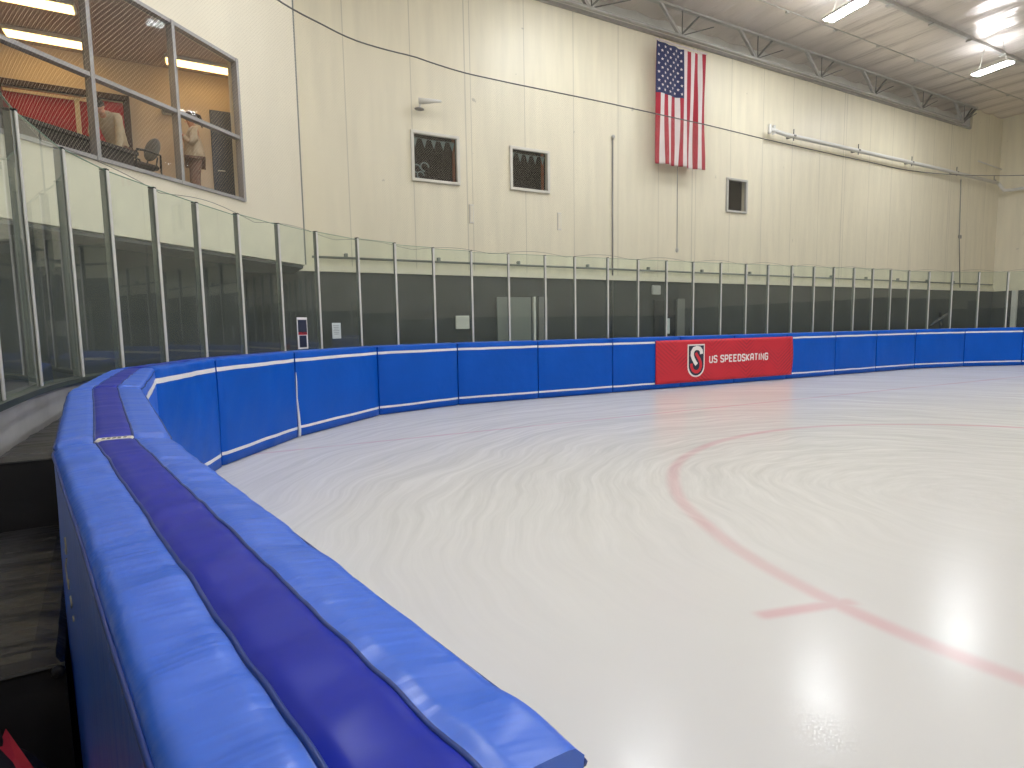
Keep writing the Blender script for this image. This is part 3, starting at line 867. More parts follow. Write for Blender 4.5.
def make_pad(i):
    a, b, a2, b2 = J[i], J[i + 1], OJ[i], OJ[i + 1]
    H0, H1 = HT[i], HT[i + 1]
    L = (b - a).length; near = i < 3
    seed = i * 13.7
    gap = .012 if i else .006
    rr = .022
    def base(s, w):                       # s along 0..1, w across 0 (ice) .. 1 (outer)
        p = a.lerp(b, s); q = a2.lerp(b2, s); return p.lerp(q, w)
    ddir = (b - a).normalized(); nout = Vector((-ddir.y, ddir.x))
    def topz(s, w):
        x = s * L
        wr = noise.noise(Vector((x * 7.5 + .8 * w + seed, w * 1.2, 3.1))) * .5 + noise.noise(Vector((x * 19 + 2 * w + seed, w * 2.3, 9.1))) * .28
        wr = wr - .5 * abs(noise.noise(Vector((x * 4 + seed, w * .9, 5))))
        crown = .012 * (1 - (2 * w - 1) ** 2)
        band = -.006 * math.exp(-((w - .335) / .03) ** 2) - .006 * math.exp(-((w - .665) / .03) ** 2)
        e = min(s, 1 - s) * L
        return (H0 + (H1 - H0) * s) + (.011 * wr if i < 4 else .006 * wr) + crown + band - (.004 if i == 0 and s < .5 else .016) * math.exp(-(e / .03) ** 2)
    def sidebulge(s, z, side):
        e = min(s, 1 - s) * L
        v = (.004 if i == 0 else .012) * math.sin(PI * min(1, max(0, z / H0))) * (1 - math.exp(-e / .08))
        amp = .010 if i in (2, 3, 4) else (.002 if i == 0 else .004)
        v += amp * noise.noise(Vector((s * L * 2.6 + z * .8 + seed, z * 1.1, side * 5.0)))
        if i in (2, 3, 4): v += .008 * noise.noise(Vector((s * L * 5 - z * 2.2 + seed, z * 1.6, 17.0)))
        v -= (.004 if i == 0 else .02) * math.exp(-(e / .035) ** 2)
        return v
    def front(s, z, off=0.0):
        p = base(s, 0); v = sidebulge(s, z, 0) + off
        return Vector((p.x - nout.x * v, p.y - nout.y * v, z))
    def back(s, z, off=0.0):
        p = base(s, 1); v = sidebulge(s, z, 1) + off
        return Vector((p.x + nout.x * v, p.y + nout.y * v, z))
    def topp(s, w, off=0.0):
        p = base(s, w); z = topz(s, w) + off
        # pull the shoulder down into a rounded edge
        for ww in (w, 1 - w):
            dd = ww * .32
            if dd < rr: z -= rr - math.sqrt(max(0, rr * rr - (rr - dd) ** 2))
        return Vector((p.x, p.y, z))
    ns = 150 if i == 0 else (80 if i < 3 else (36 if i < 5 else 20))
    nf = 12; nw = 26 if i < 3 else 14
    ss = [(gap + (L - 2 * gap) * k / ns) / L for k in range(ns + 1)]
    g = .5 / 100
    ws = [0.0]
    for k in range(nw + 1): ws.append(.03 + .94 * k / nw)
    ws = sorted(set([0.012, .05, .08] + [k / nw * .8 + .1 for k in range(nw + 1)] + [.92, .95, .988]))
    vs = []; fs = []; cols = None
    for s in ss:
        row = []
        for k in range(nf + 1):
            z = .012 + (H0 - rr - .012) * k / nf
            row.append(front(s, z))
        for w in ws:
            p = topp(s, w); row.append(p)
        for k in range(nf + 1):
            z = (H0 - rr) - (H0 - rr - .012) * k / nf
            row.append(back(s, z))
        cols = len(row); vs += row
    for k in range(ns):
        for c in range(cols):
            c2 = (c + 1) % cols
            fs.append((k * cols + c, k * cols + c2, (k + 1) * cols + c2, (k + 1) * cols + c))
    mb = MB(); mb.add(vs, fs)
    mb.add([vs[c] for c in range(cols)], [tuple(range(cols))[::-1]])
    mb.add([vs[ns * cols + c] for c in range(cols)], [tuple(range(cols))])
    m0 = base(.5, .5)
    t = thing('crash_pad', PAD_LABEL[i], 'crash pad', (m0.x, m0.y, 0), 0, 'blue crash pads along the rink edge')
    o = mb.build('cover', M['vinyl_near_lit'] if i < 3 else M['vinyl'], t, smooth=True)
    # flat-shade the end faces
    me = o.data; me.polygons[-1].use_smooth = False; me.polygons[-2].use_smooth = False
    if i <= 4:
        # navy band let into the top, with corded seams
        vs = []; fs = []; nb = 10
        for s in ss:
            for k in range(nb + 1): vs.append(topp(s, .345 + .31 * k / nb, .0015))
        for k in range(ns):
            for c in range(nb):
                fs.append((k * (nb + 1) + c, k * (nb + 1) + c + 1, (k + 1) * (nb + 1) + c + 1, (k + 1) * (nb + 1) + c))
        mb = MB(); mb.add(vs, fs); mb.build('navy_band', M['navy'], t, smooth=True, fix=False)
        for wv in (.34, .66):
            mb = MB(); mb.tube([topp(s, wv + .012 * noise.noise(Vector((s * 4, wv * 9, seed))), .0015) for s in ss], .0042 if i else .0034, 6)
            mb.build('seam_piping', M['piping'], t, smooth=True)
    for (nm, fn) in (('edge_piping', lambda s: front(s, H0 - .020, .001)), ('edge_piping', lambda s: back(s, H0 - .020, .001))):
        if i < 3:
            mb = MB(); mb.tube([fn(s) for s in ss], .0035, 6); mb.build(nm, M['piping'], t, smooth=True)
    # white stripes on the ice face
    for (zc, hw, nm) in ((1.165, .024, 'upper_stripe'), (.15, .020, 'lower_stripe')):
        if i < 2: continue
        st_ = [s for s in ss if not (i == 2 and s < .12)]
        if 9 <= i <= 12:
            # the banner hides the stripes between x 9.97 and 14.85
            st_ = [s for s in ss if not (9.99 < base(s, 0).x < 14.83)]
            if len(st_) < 2: continue
        vs = []; fs = []
        for s in st_:
            for k in (-1, 0, 1):
                zz = zc + k * hw + .006 * noise.noise(Vector((s * 6, seed, zc * 4)))
                vs.append(front(s, zz, .0025))
        for k in range(len(st_) - 1):
            for c in range(2): fs.append((k * 3 + c, (k + 1) * 3 + c, (k + 1) * 3 + c + 1, k * 3 + c + 1))
        mb = MB(); mb.add(vs, fs); mb.build(nm, M['stripe'], t, smooth=True, fix=False)
    return t, front, back, topp, base
pads = [make_pad(i) for i in range(len(J) - 1)]

# printed strap that closes the joint in front
t0_, f0, b0, tp0, bs0 = pads[0]
a = J[1]; a2 = OJ[1]
mb = MB()
p0 = a.lerp(a2, .345); p1 = a.lerp(a2, .655); dd = (J[2] - J[1]).normalized(); sd = (p1 - p0).normalized(); fwv = Vector((-sd.y, sd.x)) * -1
if fwv.y < 0: fwv = -fwv
zt = 1.272
strap = thing('joint_strap', 'short white printed strap across the joint between the two nearest blue pads', 'strap', (((p0 + p1) / 2).x, ((p0 + p1) / 2).y, zt))
Rs = Matrix((Vector((sd.x, sd.y, 0)), Vector((fwv.x, fwv.y, 0)), Vector((0, 0, 1)))).transposed()
mid = (p0 + p1) / 2
mb.box((mid.x, mid.y, zt), ((p1 - p0).length, .055, .012), Rs, .004); web_ = mb.build('webbing', M['webbing'], strap)
for k in range(5):
    q = mid + sd * (-.028 + .014 * k); mb = MB()
    mb.box((q.x, q.y, zt + .0065), (.008, .014 + .004 * (k % 2), .001), Rs); mb.build('print', M['ink'], web_)

# gaping white seam between two pads (x~300 in the photograph)
mb = MB(); q = J[5] + (Vector((J[5].x, J[5].y)) - OJ[5]).normalized() * .004
seam = thing('seam_flap', 'narrow white strip showing in the open joint between two blue pads', 'strip', (q.x, q.y, 0))
mb.tube([(q.x - .004, q.y, .012), (q.x + .004, q.y - .005, .12), (q.x + .0, q.y - .004, .35), (q.x - .012, q.y, .6), (q.x - .004, q.y, .85), (q.x - .006, q.y, .98)],
        [.026, .024, .018, .012, .009, .003], 8)
mb.build('strip', M['stripe'], seam, smooth=True)

# pale scuffs on the outer face of the nearest pad
sc = [[(.78, 1.10), (.77, 1.075), (.785, 1.055), (.80, 1.06)], [(.79, 1.04), (.84, .99), (.835, .965), (.80, .955), (.79, .985)], [(.77, .955), (.75, .95), (.765, .93)], [(.735, .93), (.73, .925), (.735, .918)]]
for pl in sc:
    mb = MB(); mb.tube([b0(s, z, .001) for s, z in pl], .0026, 5); mb.build('scuff', M['webbing'], t0_, smooth=True)

# ------------------------------------------------------------------ ice
RJ = offs(J, .43)
ring = [Vector((-.90, 1.5)), Vector((-.93, 2.6)), Vector((-.96, 4.0)), Vector((-.97, 5.4)), Vector((-.86, 6.4)), Vector((-.56, 7.2))] + RJ[4:]
ringS = catmull(ring, 8)
RS_len = arclen(ringS)
icep = [Vector((p.x, p.y)) for p in offs(J, .2)[1:]]
mb = MB()
poly = [(p.x, p.y, 0) for p in icep] + [(30, 4, 0), (33, -2, 0), (33, -12, 0), (28, -17.5, 0), (4, -17.5, 0), (0.6, -12, 0), (0.35, -5, 0), (.45, .2, 0)]
mb.prism(poly, (0, 0, -1), .018)
o = mb.build('rink_ice', M['ice'])
tag(o, 'wide sheet of white ice with faint red face-off circle and swirl marks', 'ice')

# ------------------------------------------------------------------ dasher boards + cap
t = thing('rink_boards', 'curved white dasher board with dark cap rail under the glass shields', 'boards', (ringS[0].x, ringS[0].y, 0))
ZB = 1.22
sweep_profile(ringS, [(.03, 0), (.10, 0), (.10, ZB - .04), (.03, ZB - .04)]).build('board_panel', M['board'], t, smooth=False)
sweep_profile(ringS, [(-.01, ZB - .04), (.15, ZB - .04), (.15, ZB), (-.01, ZB)]).build('cap_rail', M['cap'], t)

# ------------------------------------------------------------------ shield posts and glass
POSTS = [(-.96, 4.44), (-.97, 5.49), (-.845, 6.45), (-.60, 7.12), (-.23, 7.73), (.19, 8.34), (.70, 9.06), (1.31, 9.74), (2.0, 10.41), (2.85, 11.02),
 (3.65, 11.31), (4.51, 11.46), (5.39, 11.5), (6.26, 11.43), (7.19, 11.38), (7.99, 11.34), (8.93, 11.3), (9.85, 11.26), (10.76, 11.22),
 (11.66, 11.18), (12.64, 11.13), (13.59, 11.09), (14.46, 11.05), (15.45, 11.01), (16.42, 10.97), (17.33, 10.93), (18.29, 10.88),
 (19.25, 10.85), (20.24, 10.83), (21.14, 10.74), (22.04, 10.56), (22.97, 10.3), (23.93, 9.92), (24.85, 9.46), (25.7, 8.8)]
POSTZ = [3.20, 3.20, 3.21, 3.22, 3.21, 3.20, 3.23, 3.25, 3.27, 3.30, 3.29, 3.26, 3.24, 3.21, 3.21, 3.21, 3.22, 3.21, 3.21, 3.21, 3.22, 3.22, 3.22,
         3.23, 3.23, 3.24, 3.25, 3.25, 3.25, 3.24, 3.22, 3.22, 3.21, 3.20, 3.20]
POSTS = [Vector(p) for p in POSTS]
POSTS.insert(0, Vector((-.93, 3.35))); POSTZ.insert(0, 3.2)
for i, p in enumerate(POSTS):
    tv = (POSTS[min(i + 1, len(POSTS) - 1)] - POSTS[max(i - 1, 0)]).normalized()
    nv = Vector((-tv.y, tv.x)); ang = math.atan2(tv.y, tv.x)
    vis = i - 1
    if i == 0: continue
    if vis < 33: lab = 'upright aluminium glass post, %s from the left along the rink boards' % ORD[vis]
    else: lab = 'upright aluminium glass post at the far right end of the boards'
    if i == len(POSTS) - 1: lab = 'last aluminium glass post, just past the right edge of the photo'
    t = thing('shield_post', lab, 'post', (p.x + nv.x * .045, p.y + nv.y * .045, ZB), ang, 'aluminium posts between the glass shields')
    h = POSTZ[i] - ZB
    mb = MB(); mb.box((0, -.012, h / 2 + .0), (.042, .012, h), bevel=.003); mb.build('face_strip', M['alu'], t, world=False)
    mb = MB(); mb.box((0, .03, h / 2 + .0), (.020, .066, h - .01), bevel=.003); mb.build('stem', M['gasket'], t, world=False)
    mb = MB(); mb.box((0, .02, h + .008), (.04, .08, .016), bevel=.004); mb.build('end_cap', M['black'], t, world=False)
for i in range(0, len(POSTS) - 1):
    a, b = POSTS[i], POSTS[i + 1]; d = (b - a); ln = d.length; d.normalize(); nv = Vector((-d.y, d.x))
    c = (a + b) / 2 + nv * .05
    if i == 0: lab = 'clear glass shield cut by the left edge of the photo'
    elif i == len(POSTS) - 2: lab = 'clear glass shield at the right edge of the photo'
    else: lab = 'clear glass shield just right of the %s post from the left' % ORD[i - 1]
    t = thing('glass_shield', lab, 'glass panel', (c.x, c.y, ZB), math.atan2(d.y, d.x), 'clear glass shields on the rink boards')
    z1 = min(POSTZ[i], POSTZ[i + 1]) - ZB + .005
    mb = MB(); mb.box((0, 0, z1 / 2), (ln - .024, .012, z1)); mb.build('pane', M['glass'], t, world=False)
    mb = MB(); mb.box((0, 0, z1 + .003), (ln - .026, .0125, .006)); mb.build('polished_edge', M['glass_edge'], t, world=False)

# ------------------------------------------------------------------ netting and its cable
net_path = catmull([POSTS[1] + Vector((-.05, -2))] + POSTS[1:], 4)
def shift(path, w):
    out = []
    for i, p in enumerate(path):
        tv = (path[min(i + 1, len(path) - 1)] - path[max(i - 1, 0)]).normalized(); out.append(p + Vector((-tv.y, tv.x)) * w)
    return out
net_path = shift(net_path, .10)
AL = arclen(net_path)
CZ = [(-2, 6.55), (0, 6.62), (1.5, 6.72), (2.3, 6.85), (3.3, 6.93), (4.2, 7.0), (5.3, 6.93), (6.4, 6.88), (9, 6.84), (12, 6.76), (14.3, 6.66), (18, 6.56), (22, 6.48), (40, 6.3)]
def cable_z(p):
    for (xa, za), (xb, zb) in zip(CZ, CZ[1:]):
        if xa <= p.x <= xb: return za + (zb - za) * (p.x - xa) / (xb - xa)
    return 6.55
t = thing('safety_net', 'fine diamond-mesh safety net hung from a cable above the glass shields', 'net', (net_path[0].x, net_path[0].y, 3.2))
vs = []; uv = []; fs = []; nz = 10
for i, p in enumerate(net_path):
    tv = (net_path[min(i + 1, len(net_path) - 1)] - net_path[max(i - 1, 0)]).normalized(); nn = Vector((-tv.y, tv.x))
    sag = .10 * abs(math.sin(AL[i] * PI / 1.9))
    for k in range(nz + 1):
        z = (3.20 + sag) + (cable_z(p) - 3.20 - sag) * k / nz
        w = .05 * noise.noise(Vector((AL[i] * .6, z * .5, 1))) * math.sin(PI * k / nz)
        vs.append((p.x + nn.x * w, p.y + nn.y * w, z)); uv.append((AL[i], z))
for i in range(len(net_path) - 1):
    for k in range(nz):
        a = i * (nz + 1) + k; fs.append((a, a + nz + 1, a + nz + 2, a + 1))
mb = MB(); mb.add(vs, fs); mb.build('mesh', M['net'], t, smooth=True, uvs=uv, fix=False)
mb = MB(); mb.tube([(p.x, p.y, cable_z(p)) for p in net_path], .013, 6); mb.build('top_cable', M['rope'], t, smooth=True)
mb = MB(); mb.tube([(p.x, p.y, 3.20 + .10 * abs(math.sin(AL[i] * PI / 1.9))) for i, p in enumerate(net_path)], .0035, 5)
mb.build('hem_rope', M['rope'], t, smooth=True)

# ------------------------------------------------------------------ banner
B0 = Vector((9.97, 10.826, 0)); B1 = Vector((14.87, 10.604, 0)); bd = (B1 - B0); BL = bd.length; bd.normalize(); bn = Vector((bd.y, -bd.x, 0))
def bp_(u, v, off=0.0):
    bul = .035 + .006 * math.sin(u * 2.1) + .004 * noise.noise(Vector((u * 1.5, v * 3, 0)))
    return B0 + bd * u + bn * (bul + off) + Vector((0, 0, v))
BZ0, BZ1 = .125, 1.205
ban = thing("sponsor_banner", "red banner with white US SPEEDSKATING lettering and shield emblem draped over the pads", "banner", tuple(B0 + bd * BL / 2))
vs = []; uv = []; fs = []; nu, nv_ = 60, 14
for i in range(nu + 1):
    for j in range(nv_ + 1):
        u = BL * i / nu; v = BZ0 + (BZ1 - BZ0) * j / nv_
        if i == nu: u += .05 * math.sin(PI * j / nv_)
        vs.append(bp_(u, v)); uv.append((u, v))
for i in range(nu):
    for j in range(nv_):
        a = i * (nv_ + 1) + j; fs.append((a, a + nv_ + 1, a + nv_ + 2, a + 1))
mb = MB(); mb.add(vs, fs); o = mb.build('fabric', M['banner'], ban, smooth=True, uvs=uv, fix=False)
so = o.modifiers.new('thick', 'SOLIDIFY'); so.thickness = .003; so.offset = -1
def flat(poly, off, name, mat, par=ban):
    mb = MB(); k = len(poly); mb.add([bp_(u, v, off) for u, v in poly] + [bp_(u, v, off + .002) for u, v in poly],
        [tuple(range(k))[::-1], tuple(range(k, 2 * k))] + [(i, (i + 1) % k, k + (i + 1) % k, k + i) for i in range(k)])
    return mb.build(name, mat, par)
def stroke(mb, pts, w, off, closed=False):
    """thick polyline in banner plane, mitred"""
    P = [Vector(p) for p in pts]; n = len(P); Lf = []; Rt = []
    for i in range(n):
        d1 = (P[i] - P[i - 1]).normalized() if i > 0 else (P[1] - P[0]).normalized()
        d2 = (P[i + 1] - P[i]).normalized() if i < n - 1 else d1
        n1 = Vector((-d1.y, d1.x)); n2 = Vector((-d2.y, d2.x)); m = (n1 + n2).normalized(); k = w / 2 / max(.5, m.dot(n1))
        Lf.append(P[i] + m * k); Rt.append(P[i] - m * k)
    vs = [bp_(p.x, p.y, off) for p in Lf] + [bp_(p.x, p.y, off) for p in Rt] + [bp_(p.x, p.y, off + .002) for p in Lf] + [bp_(p.x, p.y, off + .002) for p in Rt]
    fs = []
    for i in range(n - 1):
        fs.append((2 * n + i, 3 * n + i, 3 * n + i + 1, 2 * n + i + 1)); fs.append((i, i + 1, n + i + 1, n + i))
        fs.append((i, 2 * n + i, 2 * n + i + 1, i + 1)); fs.append((n + i, n + i + 1, 3 * n + i + 1, 3 * n + i))
    fs.append((0, n, 3 * n, 2 * n)); fs.append((n - 1, 3 * n - 1, 4 * n - 1, 2 * n - 1))
    mb.add(vs, fs)
# shield emblem
SU0, SU1, SV0, SV1 = 1.02, 1.60, .245, 1.085
def shield(inset, tipk=1.0):
    u0, u1, v1, v0 = SU0 + inset, SU1 - inset, SV1 - inset, SV0 + inset * 1.1
    cu = (u0 + u1) / 2; pts = [(u0, v1), (u0, v0 + .27)]
    for k in range(1, 12):
        a = PI + PI * k / 12; pts.append((cu + (u1 - u0) / 2 * math.cos(a), v0 + .27 + .27 * math.sin(a)))
    pts += [(u1, v0 + .27), (u1, v1)]
    return pts
sb_ = flat(shield(0), .004, 'shield_border', M['lwhite'])
flat(shield(.035), .008, 'shield_field', M['lnavy'], sb_)
SW, SH = SU1 - SU0, SV1 - SV0
def sp(x, y): return (SU0 + SW * x, SV0 + SH * y)
mb = MB(); stroke(mb, [sp(.80, .70), sp(.78, .80), sp(.68, .87), sp(.52, .89), sp(.36, .86), sp(.26, .77), sp(.25, .67), sp(.32, .56), sp(.42, .46), sp(.52, .38)], .105, .012)
mb.build('emblem_upper_curve', M['lwhite'], sb_)
mb = MB(); stroke(mb, [sp(.46, .74), sp(.54, .66), sp(.68, .54), sp(.76, .43), sp(.77, .32), sp(.70, .22), sp(.58, .165), sp(.44, .165), sp(.30, .22), sp(.22, .33), sp(.215, .42)], .085, .012)
mb.build('emblem_lower_curve', M['lred'], sb_)
# lettering: rounded-square condensed capitals
GL = {
 'U': [[(0, 1), (0, .18), (.18, 0), (.82, 0), (1, .18), (1, 1)]],
 'S': [[(1, .80), (1, .88), (.85, 1), (.15, 1), (0, .88), (0, .66), (.18, .54), (.82, .46), (1, .34), (1, .12), (.85, 0), (.15, 0), (0, .12), (0, .2)]],
 'P': [[(0, 0), (0, 1), (.82, 1), (1, .86), (1, .56), (.82, .42), (0, .42)]],
 'E': [[(1, 1), (0, 1), (0, 0), (1, 0)], [(0, .52), (.8, .52)]],
 'D': [[(0, 0), (0, 1), (.78, 1), (1, .82), (1, .18), (.78, 0), (0, 0)]],
 'K': [[(0, 0), (0, 1)], [(1, 1), (.12, .5), (1, 0)]],
 'A': [[(0, 0), (0, .78), (.22, 1), (.78, 1), (1, .78), (1, 0)], [(0, .4), (1, .4)]],
 'T': [[(0, 1), (1, 1)], [(.5, 1), (.5, 0)]],
 'I': [[(.5, 1), (.5, 0)]],
 'N': [[(0, 0), (0, 1), (1, 0), (1, 1)]],
 'G': [[(1, .80), (1, .88), (.85, 1), (.15, 1), (0, .88), (0, .12), (.15, 0), (.85, 0), (1, .12), (1, .5), (.5, .5)]]}
u = 1.78; LH = .165; LW = .098; sw = .036
for ch in 'US SPEEDSKATING':
    if ch == ' ': u += .085; continue
    w_ = LW * (.3 if ch == 'I' else 1)
    mb = MB()
    for pl in GL[ch]:
        pts = [(u + x * (w_ if ch != 'I' else w_), .60 + y * LH) for x, y in pl]
        stroke(mb, pts, sw, .004)
    o = mb.build('letter_' + ch.lower(), M['lwhite'], ban)
    u += w_ + .057

# ------------------------------------------------------------------ black mats in the gap, bag
def outer_at(y):
    for i in range(3):
        if OJ[i].y <= y <= OJ[i + 1].y:
            k = (y - OJ[i].y) / (OJ[i + 1].y - OJ[i].y); return OJ[i].x + (OJ[i + 1].x - OJ[i].x) * k
    return OJ[0].x
def gap_mat(y0, y1, z0, z1, label, inner=.02, outerx=-.925):
    t = thing('foam_mat', label, 'mat', (-.8, (y0 + y1) / 2, z0))
    nsg = 40; vs = []; fs = []; nw = 8; cols = None
    for k in range(nsg + 1):
        y = y0 + (y1 - y0) * k / nsg
        xi = outer_at(y) - inner
        xo = outerx if y < 5.6 else outerx + (y - 5.6) * .10
        e = min(k, nsg - k) / nsg * (y1 - y0)
        row = [Vector((xi, y, z0 + .004)), Vector((xi, y, z1 - .03))]
        for q in range(nw + 1):
            w = q / nw; x = xi + (xo - xi) * (.04 + .92 * w)
            z = z1 + .012 * noise.noise(Vector((x * 2, y * 8, 4))) + .006 * noise.noise(Vector((x * 4, y * 20, 4))) - .02 * math.exp(-(e / .03) ** 2) - (.01 if q in (0, nw) else 0)
            row.append(Vector((x, y, z)))
        row += [Vector((xo, y, z1 - .03)), Vector((xo, y, z0 + .004))]
        cols = len(row); vs += row
    for k in range(nsg):
        for c in range(cols):
            c2 = (c + 1) % cols; fs.append((k * cols + c, k * cols + c2, (k + 1) * cols + c2, (k + 1) * cols + c))
    fs.append(tuple(range(cols))[::-1]); fs.append(tuple(nsg * cols + c for c in range(cols)))
    mb = MB(); mb.add(vs, fs); mb.build('cover', M['mat_black'], t, smooth=False)
    mb = MB(); xi = outer_at(y0) - inner
    mb.tube([(xi, y0 - .004, z1 - .02), (outerx, y0 - .004, z1 - .02)], .008, 6); mb.build('piping', M['black'], t)
    return t
gap_mat(3.72, 6.1, .0, .985, 'tall black foam mat wedged between the far white boards and the blue pads')
gap_mat(2.12, 3.70, .0, .63, 'low black foam mat in the left foreground gap beside the nearest blue pad')
mb = MB(); mb.ell((outer_at(2.12) - .035, 2.10, .60), (.02, .012, .02), 8, 6)
tag(mb.build('mat_toggle', M['black'], None, True), 'small black toggle at the corner of the low foam mat', 'toggle')

t = thing('sports_bag', 'dark nylon bag with red flap in the bottom left corner', 'bag', (-.56, 1.80, 0))
mb = MB(); vs = []; fs = []
prof = [(.0, .0, .18, .14), (.05, .0, .20, .16), (.25, .0, .20, .16), (.42, .01, .18, .14), (.52, .02, .13, .09), (.58, .03, .07, .04)]
n = 18
for (z, dx, rx, ry) in prof:
    for k in range(n):
        a_ = 2 * PI * k / n; q = abs(math.cos(a_)) ** .6 * (1 if math.cos(a_) > 0 else -1); w = abs(math.sin(a_)) ** .6 * (1 if math.sin(a_) > 0 else -1)
        r_ = 1 + .06 * noise.noise(Vector((q * 2, w * 2, z * 6)))
        vs.append((-.58 + dx + rx * q * r_, 1.80 + ry * w * r_, z + .003))
for j in range(len(prof) - 1):
    for k in range(n): fs.append((j * n + k, j * n + (k + 1) % n, (j + 1) * n + (k + 1) % n, (j + 1) * n + k))
fs.append(tuple(range(n))[::-1]); fs.append(tuple((len(prof) - 1) * n + k for k in range(n)))
mb.add(vs, fs); mb.build('bag_body', M['bag'], t, smooth=True)
mb = MB(); mb.tube([(-.57, 1.82, .56), (-.545, 1.84, .65), (-.50, 1.83, .65), (-.475, 1.80, .54)], .011, 8); mb.build('handle', M['bag'], t, True)
mb = MB(); mb.prism([(-.475, 1.84, .595), (-.395, 1.74, .50), (-.37, 1.62, .36), (-.52, 1.62, .47)], (0, 0, 1), .012)
mb.build('red_flap', M['bag_red'], t)

# ------------------------------------------------------------------ wall windows
for k, (a, b, c, d) in enumerate(WINS):
    t = thing('window_%d' % (k + 2), None, None, ((a + b) / 2, YB, c)); struct(t)
    fwid = .075
    mb = MB()
    mb.box(((a + b) / 2, YB - .02, d - fwid / 2), (b - a, .08, fwid), bevel=.008); mb.box(((a + b) / 2, YB - .02, c + fwid / 2), (b - a, .08, fwid), bevel=.008)
    mb.box((a + fwid / 2, YB - .02, (c + d) / 2), (fwid, .078, d - c - 2 * fwid)); mb.box((b - fwid / 2, YB - .02, (c + d) / 2), (fwid, .078, d - c - 2 * fwid))
    mb.build('window_frame', M['frame'] if k < 2 else M['steel'], t)
    mb = MB(); mb.box(((a + b) / 2, YB + .02, (c + d) / 2), (b - a - 2 * fwid, .008, d - c - 2 * fwid)); mb.build('pane', M['wglass'], t)
    mb = MB()   # dark recess behind
    mb.box(((a + b) / 2, YB + 1.2, (c + d) / 2), (2.6, .05, 2.2)); mb.box((a - .3, YB + .72, (c + d) / 2), (.05, .95, 2.2)); mb.box((b + .3, YB + .72, (c + d) / 2), (.05, .95, 2.2))
    mb.box(((a + b) / 2, YB + .72, d + .3), (b - a + .6, .95, .05)); mb.box(((a + b) / 2, YB + .72, c - .3), (b - a + .6, .95, .05))
    mb.build('window_recess', M['dark_in'], t)
    if k < 2:
        mb = MB(); mb.box((b + .0, YB + .36, (c + d) / 2), (.06, .06, 1.8))
        tag(mb.build('orange_upright', M['orange_in']), 'orange upright inside the %s dark wall window' % ('left' if k == 0 else 'middle'), 'post')
        g = thing('pennant_string', 'string of pale triangular pennants inside the %s dark wall window' % ('left' if k == 0 else 'middle'), 'bunting', ((a + b) / 2, YB + .12, d - .1))
        mb = MB(); mb.tube([(a + .08, YB + .12, d - .12), ((a + b) / 2, YB + .12, d - .15), (b - .08, YB + .12, d - .12)], .006, 5); mb.build('cord', M['pennant'], g)
        for q in range(5):
            cx = a + .16 + q * (b - a - .3) / 4; mb = MB()
            mb.prism([(cx - .075, YB + .12, d - .135), (cx + .075, YB + .12, d - .135), (cx + .01, YB + .125, d - .36)], (0, 1, 0), .004)
            mb.build('pennant', M['pennant'], g)
    if k == 0:
        r_ = thing('ring_decoration', 'pale looped decoration low inside the left dark wall window', 'decoration', (a + .3, YB + .15, c + .1))
        for (cx, cz, rr_) in ((a + .20, c + .36, .10), (a + .42, c + .42, .11), (a + .30, c + .20, .09)):
            mb = MB(); mb.tube([(cx + rr_ * math.cos(v), YB + .15, cz + rr_ * math.sin(v)) for v in [PI * 1.5 * q / 14 for q in range(15)]], .018, 6)
            mb.build('loop', M['pennant'], r_, True)

# ------------------------------------------------------------------ flag
FX0, FX1, FZ0, FZ1 = 13.0, 15.08, 6.61, 10.25
def fp(u, v, off=0.0):    # u 0..1 across, v 0..1 downward
    x = FX0 + (FX1 - FX0) * u; z = FZ1 - (FZ1 - FZ0) * v - .10 * u * (1 - v) * .3 - .05 * math.sin(PI * u) * (1 - v)
    y = 14.12 + .045 * math.sin(u * 17 + v * 2.2 + math.sin(v * 4)) * (.25 + v) + .02 * math.sin(u * 31 + v * 5) - off
    x += .02 * math.sin(v * 6 + u * 9) * v
    return Vector((x, y, z))
t = thing('flag', 'American flag hung vertically high on the white wall', 'flag', (14.4, 14.12, FZ1))
CW, CH = 7 / 13.0, .415
mb = MB(); nc = 13 * 5; nr = 50; vs = [fp(i / nc, j / nr) for i in range(nc + 1) for j in range(nr + 1)]; mb.add(vs, [])
for i in range(nc):
    for j in range(nr):
        a = i * (nr + 1) + j; mb.f.append([a, a + nr + 1, a + nr + 2, a + 1]); mb.mi.append((i // 5) % 2)
o = mb.build('striped_cloth', [M['fred'], M['fwhite']], t, smooth=True, fix=False)
so = o.modifiers.new('thick', 'SOLIDIFY'); so.thickness = .004; so.offset = 0
mb = MB(); nc, nr = 35, 24; vs = [fp(CW * i / nc, CH * j / nr, .006) for i in range(nc + 1) for j in range(nr + 1)]; mb.add(vs, [])
for i in range(nc):
    for j in range(nr):
        a = i * (nr + 1) + j; mb.f.append([a, a + nr + 1, a + nr + 2, a + 1]); mb.mi.append(0)
mb.cur = 1
for i in range(9):
    for j in range(11):
        if (i + j) % 2: continue
        cu = CW * (i + .9) / 9.8; cv = CH * (j + .9) / 11.8; pts = []
        for k in range(10):
            r_ = .052 if k % 2 == 0 else .022; a_ = PI / 2 + k * PI / 5
            pts.append(fp(cu + r_ * math.cos(a_) / (FX1 - FX0), cv - r_ * math.sin(a_) / (FZ1 - FZ0), .014))
        mb.add(pts + [fp(cu, cv, .014)], [(k, (k + 1) % 10, 10) for k in range(10)])
mb.build('star_canton', [M['fblue'], M['fwhite']], t, smooth=True, fix=False)
mb = MB(); mb.tube([(FX0 - .05, 14.12, FZ1 + .03), (FX1 + .05, 14.12, FZ1 - .0)], .022, 8); mb.build('header_pole', M['fwhite'], t)

